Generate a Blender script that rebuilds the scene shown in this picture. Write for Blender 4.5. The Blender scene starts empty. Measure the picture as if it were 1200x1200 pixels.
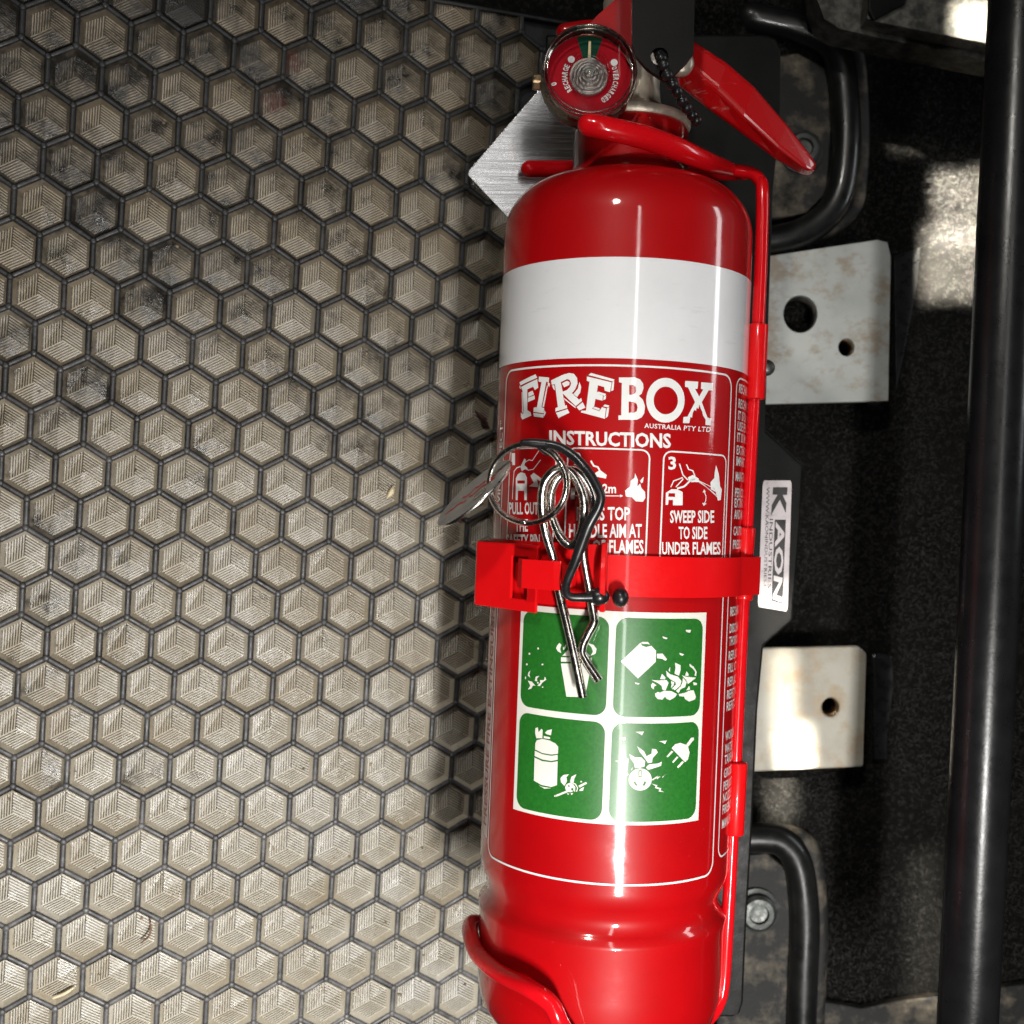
import bpy, bmesh, math, random
from mathutils import Vector, Matrix
from mathutils.geometry import tessellate_polygon

random.seed(7)
S = bpy.context.scene
COL = S.collection

# ------------------------------------------------------------------ camera
FPX = 1350.0            # focal length in photo pixels (1200 px wide)
ZA = 0.150              # height of the cylinder axis above the floor
DA = 0.398              # camera to axis
CZ = ZA + DA
cam = bpy.data.cameras.new('camera')
cam.sensor_width = 36.0
cam.lens = 36.0 * FPX / 1200.0
cam.clip_start = 0.01
cam.clip_end = 50
cam.dof.use_dof = True
cam.dof.focus_distance = 0.375
cam.dof.aperture_fstop = 17
co = bpy.data.objects.new('camera', cam)
COL.objects.link(co)
co.location = (0, 0, CZ)
S.camera = co

# ------------------------------------------------------------------ world and lamps
W = bpy.data.worlds.new('World')
S.world = W
W.use_nodes = True
bg = W.node_tree.nodes['Background']
bg.inputs[0].default_value = (0.80, 0.88, 1.0, 1)
bg.inputs[1].default_value = 0.012


def area(name, loc, target, sx, sy, power, color=(1, 1, 1), spread=180, roll=None):
    l = bpy.data.lights.new(name, 'AREA')
    l.shape = 'RECTANGLE'
    l.size, l.size_y = sx, sy
    l.energy = power
    l.color = color
    l.spread = math.radians(spread)
    o = bpy.data.objects.new(name, l)
    COL.objects.link(o)
    d = Vector(target) - Vector(loc)
    o.location = loc
    zz = -d.normalized()
    yy = Vector((0, 1, 0)) - zz * zz.y
    yy.normalize()
    xx = yy.cross(zz)
    o.rotation_euler = Matrix((xx, yy, zz)).transposed().to_euler()
    return o


# open door, high over the lower left of the frame: the main daylight on the mat
area('door_daylight', (0.13, -0.30, 0.82), (-0.17, -0.24, 0.05), 0.032, 0.16, 2.2, (1.0, 0.98, 0.94), 72)
# narrow bright gap above, mirrored as the long streak on the cylinder
area('roof_gap', (0.150, 0.02, 1.35), (0.05, 0.02, 0.1), 0.050, 1.1, 1.9, (1.0, 0.98, 0.95))
# windscreen side, high above the top of the frame
area('windscreen_daylight', (-0.22, 0.62, 1.10), (0.06, 0.02, 0.15), 0.07, 0.07, 0.20, (1.0, 0.96, 0.88), 36)
# far window on the right
area('side_window', (1.0, 0.30, 0.26), (0.05, 0.0, 0.15), 0.09, 0.50, 1.3, (0.95, 0.98, 1.0))

S.view_settings.view_transform = 'Standard'
S.view_settings.look = 'None'
S.view_settings.exposure = 0.0
S.view_settings.gamma = 1.0
S.render.engine = 'CYCLES'
S.render.resolution_x = S.render.resolution_y = 1024


# ------------------------------------------------------------------ geometry helpers
def at(px, py, z):
    """world point on the horizontal plane z seen at photo pixel (px, py)"""
    d = CZ - z
    return Vector(((px - 600) / FPX * d, -(py - 600) / FPX * d, z))


TILT = math.radians(2.25)
C0 = at(720, 665, ZA)
BASE = 0.158            # axis distance from C0 to the base of the cylinder
AX = Vector((math.sin(TILT), math.cos(TILT), 0))
RX = Vector((math.cos(TILT), -math.sin(TILT), 0))
ORG = C0 - AX * BASE    # origin of the extinguisher frame: middle of its base
R = 0.0425


def to_local(w):
    d = w - ORG
    return Vector((d.dot(RX), d.dot(AX), d.z))


def L(px, py, dz=0.0):
    """photo pixel to extinguisher frame, dz in front of the axis plane"""
    return to_local(at(px, py, ZA + dz))


def cyl(px, py, dr=0.0):
    """photo pixel to (arc length, axial) on the cylinder of radius R"""
    o = to_local(Vector((0, 0, CZ)))
    p = to_local(at(px, py, ZA))
    d = p - o
    r = R + dr
    a = d.x * d.x + d.z * d.z
    b = 2 * (o.x * d.x + o.z * d.z)
    c = o.x * o.x + o.z * o.z - r * r
    q = max(b * b - 4 * a * c, 0.0)
    t = (-b - math.sqrt(q)) / (2 * a)
    h = o + d * t
    return (R * math.atan2(h.x, h.z), h.y)


def link(o, parent=None):
    COL.objects.link(o)
    if parent:
        o.parent = parent
    return o


def empty(name, loc=(0, 0, 0), rot=None):
    o = bpy.data.objects.new(name, None)
    o.empty_display_size = 0.01
    o.location = loc
    if rot is not None:
        o.rotation_euler = rot
    return link(o)


def tag(o, label, cat, group=None):
    o['label'] = label
    o['category'] = cat
    if group:
        o['group'] = group
    return o


def obj(name, me, mat, parent=None, smooth=True, recentre=None):
    if isinstance(me, bmesh.types.BMesh):
        bm = me
        me = bpy.data.meshes.new(name)
        bm.to_mesh(me)
        bm.free()
    if mat and not me.materials:
        me.materials.append(mat)
    if smooth:
        for p in me.polygons:
            p.use_smooth = True
    o = bpy.data.objects.new(name, me)
    link(o, parent)
    if parent is None and recentre is not False:
        vs = [v.co for v in me.vertices]
        c = Vector(((min(v.x for v in vs) + max(v.x for v in vs)) / 2, (min(v.y for v in vs) + max(v.y for v in vs)) / 2, min(v.z for v in vs)))
        me.transform(Matrix.Translation(-c))
        o.location = c
    return o


def autosmooth(o, ang=35):
    me = o.data
    bm = bmesh.new()
    bm.from_mesh(me)
    for e in bm.edges:
        e.smooth = e.calc_face_angle(0) < math.radians(ang)
    bm.to_mesh(me)
    bm.free()
    return o


def bevel(o, w, seg=2, ang=35):
    m = o.modifiers.new('bevel', 'BEVEL')
    m.width = w
    m.segments = seg
    m.limit_method = 'ANGLE'
    m.angle_limit = math.radians(ang)
    m.harden_normals = False
    for p in o.data.polygons:
        p.use_smooth = False
    return o


def lathe(prof, n=64, axis='Y', caps=True):
    """prof: (r, h) list; revolve about local axis"""
    bm = bmesh.new()
    rings = []
    for r, h in prof:
        ring = []
        for k in range(n):
            a = 2 * math.pi * k / n
            if axis == 'Y':
                ring.append(bm.verts.new((r * math.sin(a), h, r * math.cos(a))))
            else:
                ring.append(bm.verts.new((r * math.cos(a), r * math.sin(a), h)))
        rings.append(ring)
    for a, b in zip(rings, rings[1:]):
        for k in range(n):
            bm.faces.new((a[k], a[(k + 1) % n], b[(k + 1) % n], b[k]))
    if caps:
        if prof[0][0] > 1e-6:
            bm.faces.new(rings[0])
        if prof[-1][0] > 1e-6:
            bm.faces.new(rings[-1])
    bmesh.ops.remove_doubles(bm, verts=bm.verts, dist=1e-7)
    bmesh.ops.recalc_face_normals(bm, faces=bm.faces)
    return bm


def catmull(pts, sub=6, closed=False):
    P = [Vector(p) for p in pts]
    n = len(P)
    out = []
    for i in range(n if closed else n - 1):
        p0 = P[(i - 1) % n] if closed or i > 0 else P[0] * 2 - P[1]
        p1, p2 = P[i], P[(i + 1) % n]
        p3 = P[(i + 2) % n] if closed or i + 2 < n else P[-1] * 2 - P[-2]
        for k in range(sub):
            t = k / sub
            out.append(0.5 * ((2 * p1) + (p2 - p0) * t + (2 * p0 - 5 * p1 + 4 * p2 - p3) * t * t + (3 * p1 - p0 - 3 * p2 + p3) * t ** 3))
    if not closed:
        out.append(P[-1])
    return out


def tube(pts, rad, n=14, sub=6, closed=False, smooth=True, round_caps=True, bm=None):
    """swept round bar along pts (Vectors); rad constant or list per control point"""
    bm = bm or bmesh.new()
    if isinstance(rad, (list, tuple)):
        pr = [Vector((r, 0, 0)) for r in rad]
        rr = [v.x for v in catmull(pr, sub, closed)] if smooth else list(rad)
    else:
        rr = None
    C = catmull(pts, sub, closed) if smooth else [Vector(p) for p in pts]
    if rr is None:
        rr = [rad] * len(C)
    if round_caps and not closed:
        t0 = (C[0] - C[1]).normalized()
        t1 = (C[-1] - C[-2]).normalized()
        pre, prr, post, por = [], [], [], []
        for k in range(4):
            a = math.pi / 2 * (k / 4.0)
            pre.append(C[0] + t0 * rr[0] * math.cos(a))
            prr.append(max(rr[0] * math.sin(a), rr[0] * 0.02))
            post.insert(0, C[-1] + t1 * rr[-1] * math.cos(a))
            por.insert(0, max(rr[-1] * math.sin(a), rr[-1] * 0.02))
        C = pre + C + post
        rr = prr + rr + por
    m = len(C)
    T = []
    for i in range(m):
        if closed:
            t = C[(i + 1) % m] - C[i - 1]
        else:
            t = C[min(i + 1, m - 1)] - C[max(i - 1, 0)]
        T.append(t.normalized() if t.length > 1e-12 else Vector((0, 0, 1)))
    u = T[0].orthogonal().normalized()
    rings = []
    for i in range(m):
        u = (u - T[i] * u.dot(T[i])).normalized()
        v = T[i].cross(u)
        rings.append([bm.verts.new(C[i] + (u * math.cos(2 * math.pi * k / n) + v * math.sin(2 * math.pi * k / n)) * rr[i]) for k in range(n)])
    for i in range(m if closed else m - 1):
        a, b = rings[i], rings[(i + 1) % m]
        off = 0
        if closed and i == m - 1:
            off = min(range(n), key=lambda q: (a[0].co - b[q].co).length)
        for k in range(n):
            bm.faces.new((a[k], a[(k + 1) % n], b[(k + 1 + off) % n], b[(k + off) % n]))
    if not closed:
        bm.faces.new(rings[0][::-1])
        bm.faces.new(rings[-1])
    bmesh.ops.recalc_face_normals(bm, faces=bm.faces)
    return bm


def prism(loops, z0, z1, bm=None, f=None):
    """flat plate from 2D loops (outer, holes...) between z0 and z1; f maps (x, y, z)"""
    bm = bm or bmesh.new()
    f = f or (lambda x, y, z: Vector((x, y, z)))
    flat = [p for lp in loops for p in lp]
    tris = tessellate_polygon([[Vector((p[0], p[1], 0)) for p in lp] for lp in loops])
    A = [bm.verts.new(f(p[0], p[1], z1)) for p in flat]
    B = [bm.verts.new(f(p[0], p[1], z0)) for p in flat]
    for t in tris:
        bm.faces.new([A[i] for i in t])
        bm.faces.new([B[i] for i in t[::-1]])
    k = 0
    for lp in loops:
        n = len(lp)
        for i in range(n):
            a, b = k + i, k + (i + 1) % n
            bm.faces.new((A[a], A[b], B[b], B[a]))
        k += n
    bmesh.ops.recalc_face_normals(bm, faces=bm.faces)
    return bm


def circ(cx, cy, rx, ry=None, n=20, a0=0):
    ry = ry or rx
    return [(cx + rx * math.cos(a0 + 2 * math.pi * k / n), cy + ry * math.sin(a0 + 2 * math.pi * k / n)) for k in range(n)]


def rrect(x0, y0, x1, y1, r, n=6):
    out = []
    for cx, cy, a in ((x1 - r, y1 - r, 0), (x0 + r, y1 - r, 90), (x0 + r, y0 + r, 180), (x1 - r, y0 + r, 270)):
        for k in range(n + 1):
            t = math.radians(a + 90 * k / n)
            out.append((cx + r * math.cos(t), cy + r * math.sin(t)))
    return out


def px_plate(loops, z, th, bm=None):
    """plate whose outline is given in photo pixels, standing at height z (top face)"""
    return prism([[tuple(at(x, y, z)[:2]) for x, y in lp] for lp in loops], z - th, z, bm)


# ------------------------------------------------------------------ materials
def mat(name):
    m = bpy.data.materials.new(name)
    m.use_nodes = True
    nt = m.node_tree
    return m, nt, nt.nodes['Principled BSDF']


def node(nt, t, **kw):
    n = nt.nodes.new(t)
    for k, v in kw.items():
        if k in n.inputs:
            n.inputs[k].default_value = v
        else:
            setattr(n, k, v)
    return n


def ramp(nt, fac, stops):
    r = nt.nodes.new('ShaderNodeValToRGB')
    els = r.color_ramp.elements
    els[0].position, els[0].color = stops[0][0], (*stops[0][1], 1)
    els[1].position, els[1].color = stops[-1][0], (*stops[-1][1], 1)
    for p, c in stops[1:-1]:
        e = els.new(p)
        e.color = (*c, 1)
    nt.links.new(fac, r.inputs[0])
    return r


def noise(nt, scale, detail=4, rough=0.55, coord=None, out='Fac'):
    n = node(nt, 'ShaderNodeTexNoise')
    n.inputs['Scale'].default_value = scale
    n.inputs['Detail'].default_value = detail
    n.inputs['Roughness'].default_value = rough
    if coord is None:
        tc = nt.nodes.get('geo') or node(nt, 'ShaderNodeNewGeometry', name='geo')
        coord = tc.outputs['Position']
    nt.links.new(coord, n.inputs['Vector'])
    return n.outputs[out]


def bump(nt, b, h, strength, dist):
    n = node(nt, 'ShaderNodeBump')
    n.inputs['Strength'].default_value = strength
    n.inputs['Distance'].default_value = dist
    nt.links.new(h, n.inputs['Height'])
    nt.links.new(n.outputs[0], b.inputs['Normal'])
    return n


def mixc(nt, fac, a, b, mode='MIX'):
    m = nt.nodes.new('ShaderNodeMix')
    m.data_type = 'RGBA'
    m.blend_type = mode
    for v, i in ((fac, 0), (a, 6), (b, 7)):
        if isinstance(v, (int, float)):
            m.inputs[i].default_value = v
        elif isinstance(v, tuple):
            m.inputs[i].default_value = (*v, 1)
        else:
            nt.links.new(v, m.inputs[i])
    return m.outputs[2]


def maths(nt, op, a, b=None, clamp=False):
    m = nt.nodes.new('ShaderNodeMath')
    m.operation = op
    m.use_clamp = clamp
    for i, v in enumerate((a, b)):
        if v is None:
            continue
        if isinstance(v, (int, float)):
            m.inputs[i].default_value = v
        else:
            nt.links.new(v, m.inputs[i])
    return m.outputs[0]


def simple(name, color, rough=0.4, metal=0.0, coat=0.0, var=0.12, vscale=60, bmp=0.0, bscale=400, rvar=0.12, spec=0.5):
    m, nt, b = mat(name)
    f = noise(nt, vscale)
    lo = tuple(c * (1 - var) for c in color)
    hi = tuple(min(c * (1 + var), 1) for c in color)
    r = ramp(nt, f, [(0.3, lo), (0.7, hi)])
    nt.links.new(r.outputs[0], b.inputs['Base Color'])
    f2 = noise(nt, vscale * 2.7, 5, 0.6)
    mr = node(nt, 'ShaderNodeMapRange')
    nt.links.new(f2, mr.inputs[0])
    mr.inputs[1].default_value, mr.inputs[2].default_value = 0.3, 0.7
    mr.inputs[3].default_value, mr.inputs[4].default_value = max(rough - rvar, 0.02), min(rough + rvar, 1)
    nt.links.new(mr.outputs[0], b.inputs['Roughness'])
    b.inputs['Metallic'].default_value = metal
    b.inputs['Specular IOR Level'].default_value = spec
    b.inputs['Coat Weight'].default_value = coat
    b.inputs['Coat Roughness'].default_value = 0.06
    if bmp:
        bump(nt, b, noise(nt, bscale, 3), bmp, 0.0004)
    return m


M = {}
M['red'] = None
M['red_strap'] = simple('red_strap_paint', (0.62, 0.004, 0.006), 0.36, 0, 0.25, 0.05, 50, 0.10, 500, 0.06, 0.15)
M['red_wire'] = simple('red_wire_coating', (0.58, 0.004, 0.008), 0.24, 0, 0.5, 0.05, 50, 0.08, 220, 0.08, 0.15)
M['red_print'] = simple('red_print', (0.33, 0.01, 0.015), 0.4, var=0.1)
M['cream'] = simple('cream_print', (0.72, 0.70, 0.64), 0.5, 0, 1.0, var=0.05, vscale=90, rvar=0.1)
M['print'] = simple('white_print', (0.74, 0.74, 0.73), 0.5, 0, 1.0, var=0.05, vscale=200)
M['pinkish'] = simple('faded_white_print', (0.62, 0.50, 0.46), 0.42, var=0.1, vscale=150)
M['chrome'] = simple('spring_steel', (0.62, 0.58, 0.53), 0.20, 1.0, 0, 0.18, 220, 0.05, 900, 0.10)
M['ring'] = simple('nickel_ring', (0.74, 0.70, 0.64), 0.18, 1.0, 0, 0.12, 200)
M['brass'] = simple('nickel_plated_brass', (0.60, 0.53, 0.43), 0.42, 0.55, 0, 0.2, 180, 0.25, 900, 0.12)
M['bronze'] = simple('dark_bronze', (0.40, 0.28, 0.17), 0.35, 1.0, 0, 0.2, 180)
M['black_plastic'] = simple('black_plastic', (0.010, 0.010, 0.011), 0.32, var=0.3, vscale=80, bmp=0.05)
M['black_paint'] = simple('black_powder_coat', (0.006, 0.006, 0.006), 0.42, var=0.3, vscale=60, bmp=0.12, bscale=1200, rvar=0.1, spec=0.12)
M['black_gloss'] = simple('black_gloss_paint', (0.008, 0.008, 0.008), 0.34, 0, 0.2, 0.4, 50, 0.1, 300, 0.1)
M['tube'] = simple('black_tube_paint', (0.010, 0.010, 0.011), 0.30, 0, 0.0, 0.3, 60, 0.10, 700, 0.05)
M['zinc'] = simple('zinc_bolt', (0.10, 0.105, 0.10), 0.5, 0.8, 0, 0.35, 160, 0.5, 300, 0.15)
M['rubber'] = None
M['disc'] = simple('grey_disc', (0.45, 0.44, 0.42), 0.45, 0.4, 0, 0.15, 150)
M['steel_edge'] = simple('bare_edge', (0.75, 0.72, 0.68), 0.25, 1.0)
M['twig'] = simple('dry_twig', (0.10, 0.045, 0.02), 0.7, var=0.3, vscale=300)
M['leaf'] = simple('dead_leaf', (0.05, 0.012, 0.008), 0.6, var=0.4, vscale=300)
M['straw'] = simple('straw_chip', (0.55, 0.46, 0.30), 0.7, var=0.2, vscale=300)
M['gauge_red'] = simple('gauge_red_print', (0.33, 0.004, 0.012), 0.5, var=0.06, spec=0.05)
M['gauge_green'] = simple('gauge_green_print', (0.006, 0.05, 0.028), 0.5, var=0.06, spec=0.05)


def worn_red():
    m, nt, b = mat('scuffed_red_paint')
    g = node(nt, 'ShaderNodeNewGeometry')
    mp = node(nt, 'ShaderNodeMapping')
    mp.inputs['Rotation'].default_value = (0, 0, math.radians(48))
    mp.inputs['Scale'].default_value = (130, 700, 130)
    nt.links.new(g.outputs['Position'], mp.inputs[0])
    f = noise(nt, 1.0, 5, 0.7, mp.outputs[0])
    big = noise(nt, 45, 2)
    k = maths(nt, 'ADD', f, maths(nt, 'MULTIPLY', big, 0.35))
    r = ramp(nt, k, [(0.80, (0, 0, 0)), (0.95, (0.5, 0.5, 0.5))])
    c = mixc(nt, r.outputs[0], (0.46, 0.002, 0.004), (0.62, 0.42, 0.40))
    nt.links.new(c, b.inputs['Base Color'])
    b.inputs['Roughness'].default_value = 0.36
    b.inputs['Coat Weight'].default_value = 0.6
    b.inputs['Coat Roughness'].default_value = 0.1
    return m


def cylinder_red():
    m, nt, b = mat('red_paint')
    base = ramp(nt, noise(nt, 40), [(0.3, (0.33, 0.0010, 0.0025)), (0.7, (0.39, 0.0014, 0.003))])
    # settled dust specks and faint handling marks
    sp = ramp(nt, noise(nt, 1500, 2, 0.6), [(0.74, (0, 0, 0)), (0.84, (0.45, 0.45, 0.45))])
    area_ = ramp(nt, noise(nt, 28, 4, 0.6), [(0.40, (0, 0, 0)), (0.65, (1, 1, 1))])
    k = maths(nt, 'MULTIPLY', sp.outputs[0], area_.outputs[0])
    c = mixc(nt, k, base.outputs[0], (0.55, 0.40, 0.36))
    nt.links.new(c, b.inputs['Base Color'])
    b.inputs['Roughness'].default_value = 0.42
    b.inputs['Specular IOR Level'].default_value = 0.15
    b.inputs['Coat Weight'].default_value = 1.0
    cr = ramp(nt, noise(nt, 60, 6, 0.7), [(0.35, (0.04,) * 3), (0.70, (0.16,) * 3)])
    nt.links.new(cr.outputs[0], b.inputs['Coat Roughness'])
    bump(nt, b, noise(nt, 180, 3), 0.05, 0.0004)
    g = node(nt, 'ShaderNodeNewGeometry')
    mp = node(nt, 'ShaderNodeMapping')
    mp.inputs['Rotation'].default_value = (0, 0, 0.5)
    mp.inputs['Scale'].default_value = (60, 1800, 60)
    nt.links.new(g.outputs['Position'], mp.inputs[0])
    cb = node(nt, 'ShaderNodeBump')
    cb.inputs['Strength'].default_value = 0.05
    cb.inputs['Distance'].default_value = 0.0002
    hsum = maths(nt, 'ADD', noise(nt, 1.0, 3, 0.6, mp.outputs[0]), maths(nt, 'MULTIPLY', noise(nt, 120, 2), 1.5))
    nt.links.new(hsum, cb.inputs['Height'])
    nt.links.new(cb.outputs[0], b.inputs['Coat Normal'])
    return m


M['red'] = cylinder_red()


def white_band_mat():
    m, nt, b = mat('white_label_film')
    f = noise(nt, 55, 6, 0.65)
    r = ramp(nt, f, [(0.32, (0.69, 0.69, 0.71)), (0.50, (0.72, 0.72, 0.74)), (0.75, (0.74, 0.74, 0.755))])
    g = node(nt, 'ShaderNodeNewGeometry')
    mp = node(nt, 'ShaderNodeMapping')
    mp.inputs['Scale'].default_value = (60, 420, 60)
    nt.links.new(g.outputs['Position'], mp.inputs[0])
    f2 = noise(nt, 1.0, 5, 0.7, mp.outputs[0])
    sm = ramp(nt, f2, [(0.60, (0, 0, 0)), (0.74, (0.30, 0.30, 0.30))])
    c = mixc(nt, sm.outputs[0], r.outputs[0], (0.42, 0.42, 0.46))
    nt.links.new(c, b.inputs['Base Color'])
    b.inputs['Roughness'].default_value = 0.34
    b.inputs['Coat Weight'].default_value = 1.0
    b.inputs['Coat Roughness'].default_value = 0.07
    return m


def green_mat():
    m, nt, b = mat('green_print')
    f = noise(nt, 900, 3, 0.7)
    r = ramp(nt, f, [(0.3, (0.010, 0.105, 0.012)), (0.7, (0.018, 0.155, 0.016))])
    nt.links.new(r.outputs[0], b.inputs['Base Color'])
    b.inputs['Roughness'].default_value = 0.4
    b.inputs['Coat Weight'].default_value = 1.0
    b.inputs['Coat Roughness'].default_value = 0.07
    return m


def foil_mat():
    m, nt, b = mat('brushed_aluminium')
    f = noise(nt, 35, 5, 0.6)
    r = ramp(nt, f, [(0.3, (0.27, 0.27, 0.275)), (0.7, (0.34, 0.34, 0.345))])
    nt.links.new(r.outputs[0], b.inputs['Base Color'])
    b.inputs['Metallic'].default_value = 1
    g = node(nt, 'ShaderNodeNewGeometry')
    mp = node(nt, 'ShaderNodeMapping')
    mp.inputs['Rotation'].default_value = (0, 0, math.radians(-48))
    mp.inputs['Scale'].default_value = (40, 2200, 40)
    nt.links.new(g.outputs['Position'], mp.inputs[0])
    br = noise(nt, 1.0, 4, 0.6, mp.outputs[0])
    r2 = ramp(nt, br, [(0.3, (0.18,) * 3), (0.7, (0.32,) * 3)])
    nt.links.new(r2.outputs[0], b.inputs['Roughness'])
    bump(nt, b, maths(nt, 'ADD', maths(nt, 'MULTIPLY', br, 0.15), maths(nt, 'MULTIPLY', noise(nt, 14, 1), 2.0)), 0.22, 0.0010)
    return m


def cell_mat():
    m, nt, b = mat('dusty_mat_cell')
    uv = node(nt, 'ShaderNodeUVMap', uv_map='stripe')
    sx = node(nt, 'ShaderNodeSeparateXYZ')
    nt.links.new(uv.outputs[0], sx.inputs[0])
    oi = node(nt, 'ShaderNodeObjectInfo')
    # stripes run along one edge of each lozenge; x counts them, y is 1 on the floor
    ph = maths(nt, 'MULTIPLY', sx.outputs[0], 2 * math.pi)
    wob = maths(nt, 'MULTIPLY', maths(nt, 'SUBTRACT', noise(nt, 420, 2), 0.5), 1.0)
    w = maths(nt, 'ADD', maths(nt, 'MULTIPLY', maths(nt, 'SINE', maths(nt, 'ADD', ph, wob)), 0.5), 0.5)
    mrw = node(nt, 'ShaderNodeMapRange', interpolation_type='SMOOTHSTEP')
    nt.links.new(w, mrw.inputs[0])
    mrw.inputs[1].default_value, mrw.inputs[2].default_value = 0.18, 0.82
    w = maths(nt, 'MULTIPLY', mrw.outputs[0], sx.outputs[1])
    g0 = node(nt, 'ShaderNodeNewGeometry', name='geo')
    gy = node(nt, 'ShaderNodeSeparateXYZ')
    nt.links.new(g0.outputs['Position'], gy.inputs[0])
    wall_shade = maths(nt, 'SUBTRACT', 0.62, maths(nt, 'MULTIPLY', gy.outputs[1], 2.0), True)  # shade painted into the cell walls: dark at the top, pale lower down
    wl = maths(nt, 'ADD', w, maths(nt, 'MULTIPLY', maths(nt, 'SUBTRACT', 1.0, sx.outputs[1]), wall_shade))
    # dust: patchy, some cells worn bare; position terms also paint the upper left shade
    d1 = noise(nt, 16, 3, 0.6)
    d2 = noise(nt, 95, 5, 0.65)
    d3 = noise(nt, 520, 4, 0.7)
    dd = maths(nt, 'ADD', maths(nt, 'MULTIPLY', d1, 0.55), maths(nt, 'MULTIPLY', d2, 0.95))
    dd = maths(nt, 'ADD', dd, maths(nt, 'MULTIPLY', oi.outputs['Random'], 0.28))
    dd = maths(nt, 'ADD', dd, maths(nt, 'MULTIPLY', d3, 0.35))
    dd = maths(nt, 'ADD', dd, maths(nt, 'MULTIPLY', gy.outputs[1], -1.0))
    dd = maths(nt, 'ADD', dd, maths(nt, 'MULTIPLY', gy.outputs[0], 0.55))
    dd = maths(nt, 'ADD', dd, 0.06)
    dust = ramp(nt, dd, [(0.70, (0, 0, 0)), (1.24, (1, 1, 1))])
    dust_shade = maths(nt, 'MULTIPLY', dust.outputs[0], maths(nt, 'ADD', maths(nt, 'MULTIPLY', wl, 0.95), 0.05), True)
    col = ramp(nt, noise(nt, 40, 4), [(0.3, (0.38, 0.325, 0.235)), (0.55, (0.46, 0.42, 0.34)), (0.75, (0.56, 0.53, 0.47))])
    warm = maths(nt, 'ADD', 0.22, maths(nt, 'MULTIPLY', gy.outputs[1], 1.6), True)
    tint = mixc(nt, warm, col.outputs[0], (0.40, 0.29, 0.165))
    c = mixc(nt, dust_shade, (0.020, 0.017, 0.014), tint)
    # rusty red smear on two neighbouring cells
    g = node(nt, 'ShaderNodeNewGeometry')
    for cx, cy, rad in STAINS:
        vd = node(nt, 'ShaderNodeVectorMath', operation='DISTANCE')
        nt.links.new(g.outputs['Position'], vd.inputs[0])
        vd.inputs[1].default_value = mat_pt(cx, cy)
        q = maths(nt, 'ADD', maths(nt, 'DIVIDE', vd.outputs['Value'], rad), maths(nt, 'MULTIPLY', maths(nt, 'SUBTRACT', d3, 0.5), 1.6))
        st = ramp(nt, q, [(0.55, (0.75,) * 3), (1.0, (0, 0, 0))])
        c = mixc(nt, st.outputs[0], c, (0.085, 0.012, 0.008))
    nt.links.new(c, b.inputs['Base Color'])
    rg = ramp(nt, d2, [(0.35, (0.24,) * 3), (0.65, (0.52,) * 3)])
    nt.links.new(rg.outputs[0], b.inputs['Roughness'])
    b.inputs['Specular IOR Level'].default_value = 0.8
    hh = maths(nt, 'ADD', maths(nt, 'MULTIPLY', w, 0.8), maths(nt, 'MULTIPLY', d3, 0.5))
    bump(nt, b, hh, 0.9, 0.0008)
    return m


def rubber_mat():
    m, nt, b = mat('mat_rubber')
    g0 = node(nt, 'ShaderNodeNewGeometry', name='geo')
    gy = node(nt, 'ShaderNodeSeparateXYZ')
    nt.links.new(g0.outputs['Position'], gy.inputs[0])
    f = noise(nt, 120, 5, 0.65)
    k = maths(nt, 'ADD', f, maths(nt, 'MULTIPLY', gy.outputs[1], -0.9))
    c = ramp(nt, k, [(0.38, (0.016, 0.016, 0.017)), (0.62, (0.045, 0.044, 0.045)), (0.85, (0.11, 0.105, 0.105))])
    nt.links.new(c.outputs[0], b.inputs['Base Color'])
    r = ramp(nt, noise(nt, 260, 3), [(0.3, (0.36,) * 3), (0.7, (0.62,) * 3)])
    nt.links.new(r.outputs[0], b.inputs['Roughness'])
    bump(nt, b, noise(nt, 700, 3), 0.3, 0.0004)
    return m


M['rubber'] = rubber_mat()


def carpet_mat():
    m, nt, b = mat('black_felt_carpet')
    f = noise(nt, 420, 6, 0.8)
    f2 = noise(nt, 60, 4, 0.6)
    r = ramp(nt, f, [(0.36, (0.004, 0.004, 0.004)), (0.52, (0.006, 0.006, 0.0057)), (0.70, (0.07, 0.067, 0.062))])
    c = mixc(nt, maths(nt, 'MULTIPLY', f2, 0.5), r.outputs[0], (0.022, 0.020, 0.018))
    nt.links.new(c, b.inputs['Base Color'])
    b.inputs['Roughness'].default_value = 0.95
    b.inputs['Specular IOR Level'].default_value = 0.1
    b.inputs['Sheen Weight'].default_value = 0.0
    bump(nt, b, f, 1.0, 0.003)
    return m


def primer_mat():
    m, nt, b = mat('pale_painted_steel')
    f = noise(nt, 30, 5, 0.6)
    r = ramp(nt, f, [(0.35, (0.42, 0.44, 0.42)), (0.55, (0.52, 0.54, 0.52)), (0.75, (0.58, 0.57, 0.52))])
    g = node(nt, 'ShaderNodeNewGeometry')
    mp = node(nt, 'ShaderNodeMapping')
    mp.inputs['Scale'].default_value = (70, 90, 70)
    nt.links.new(g.outputs['Position'], mp.inputs[0])
    f2 = noise(nt, 1, 6, 0.68, mp.outputs[0])
    d = ramp(nt, f2, [(0.50, (0, 0, 0)), (0.64, (0.85, 0.85, 0.85))])
    c = mixc(nt, d.outputs[0], r.outputs[0], (0.34, 0.27, 0.20))
    nt.links.new(c, b.inputs['Base Color'])
    b.inputs['Roughness'].default_value = 0.45
    bump(nt, b, f2, 0.2, 0.001)
    return m


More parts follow.
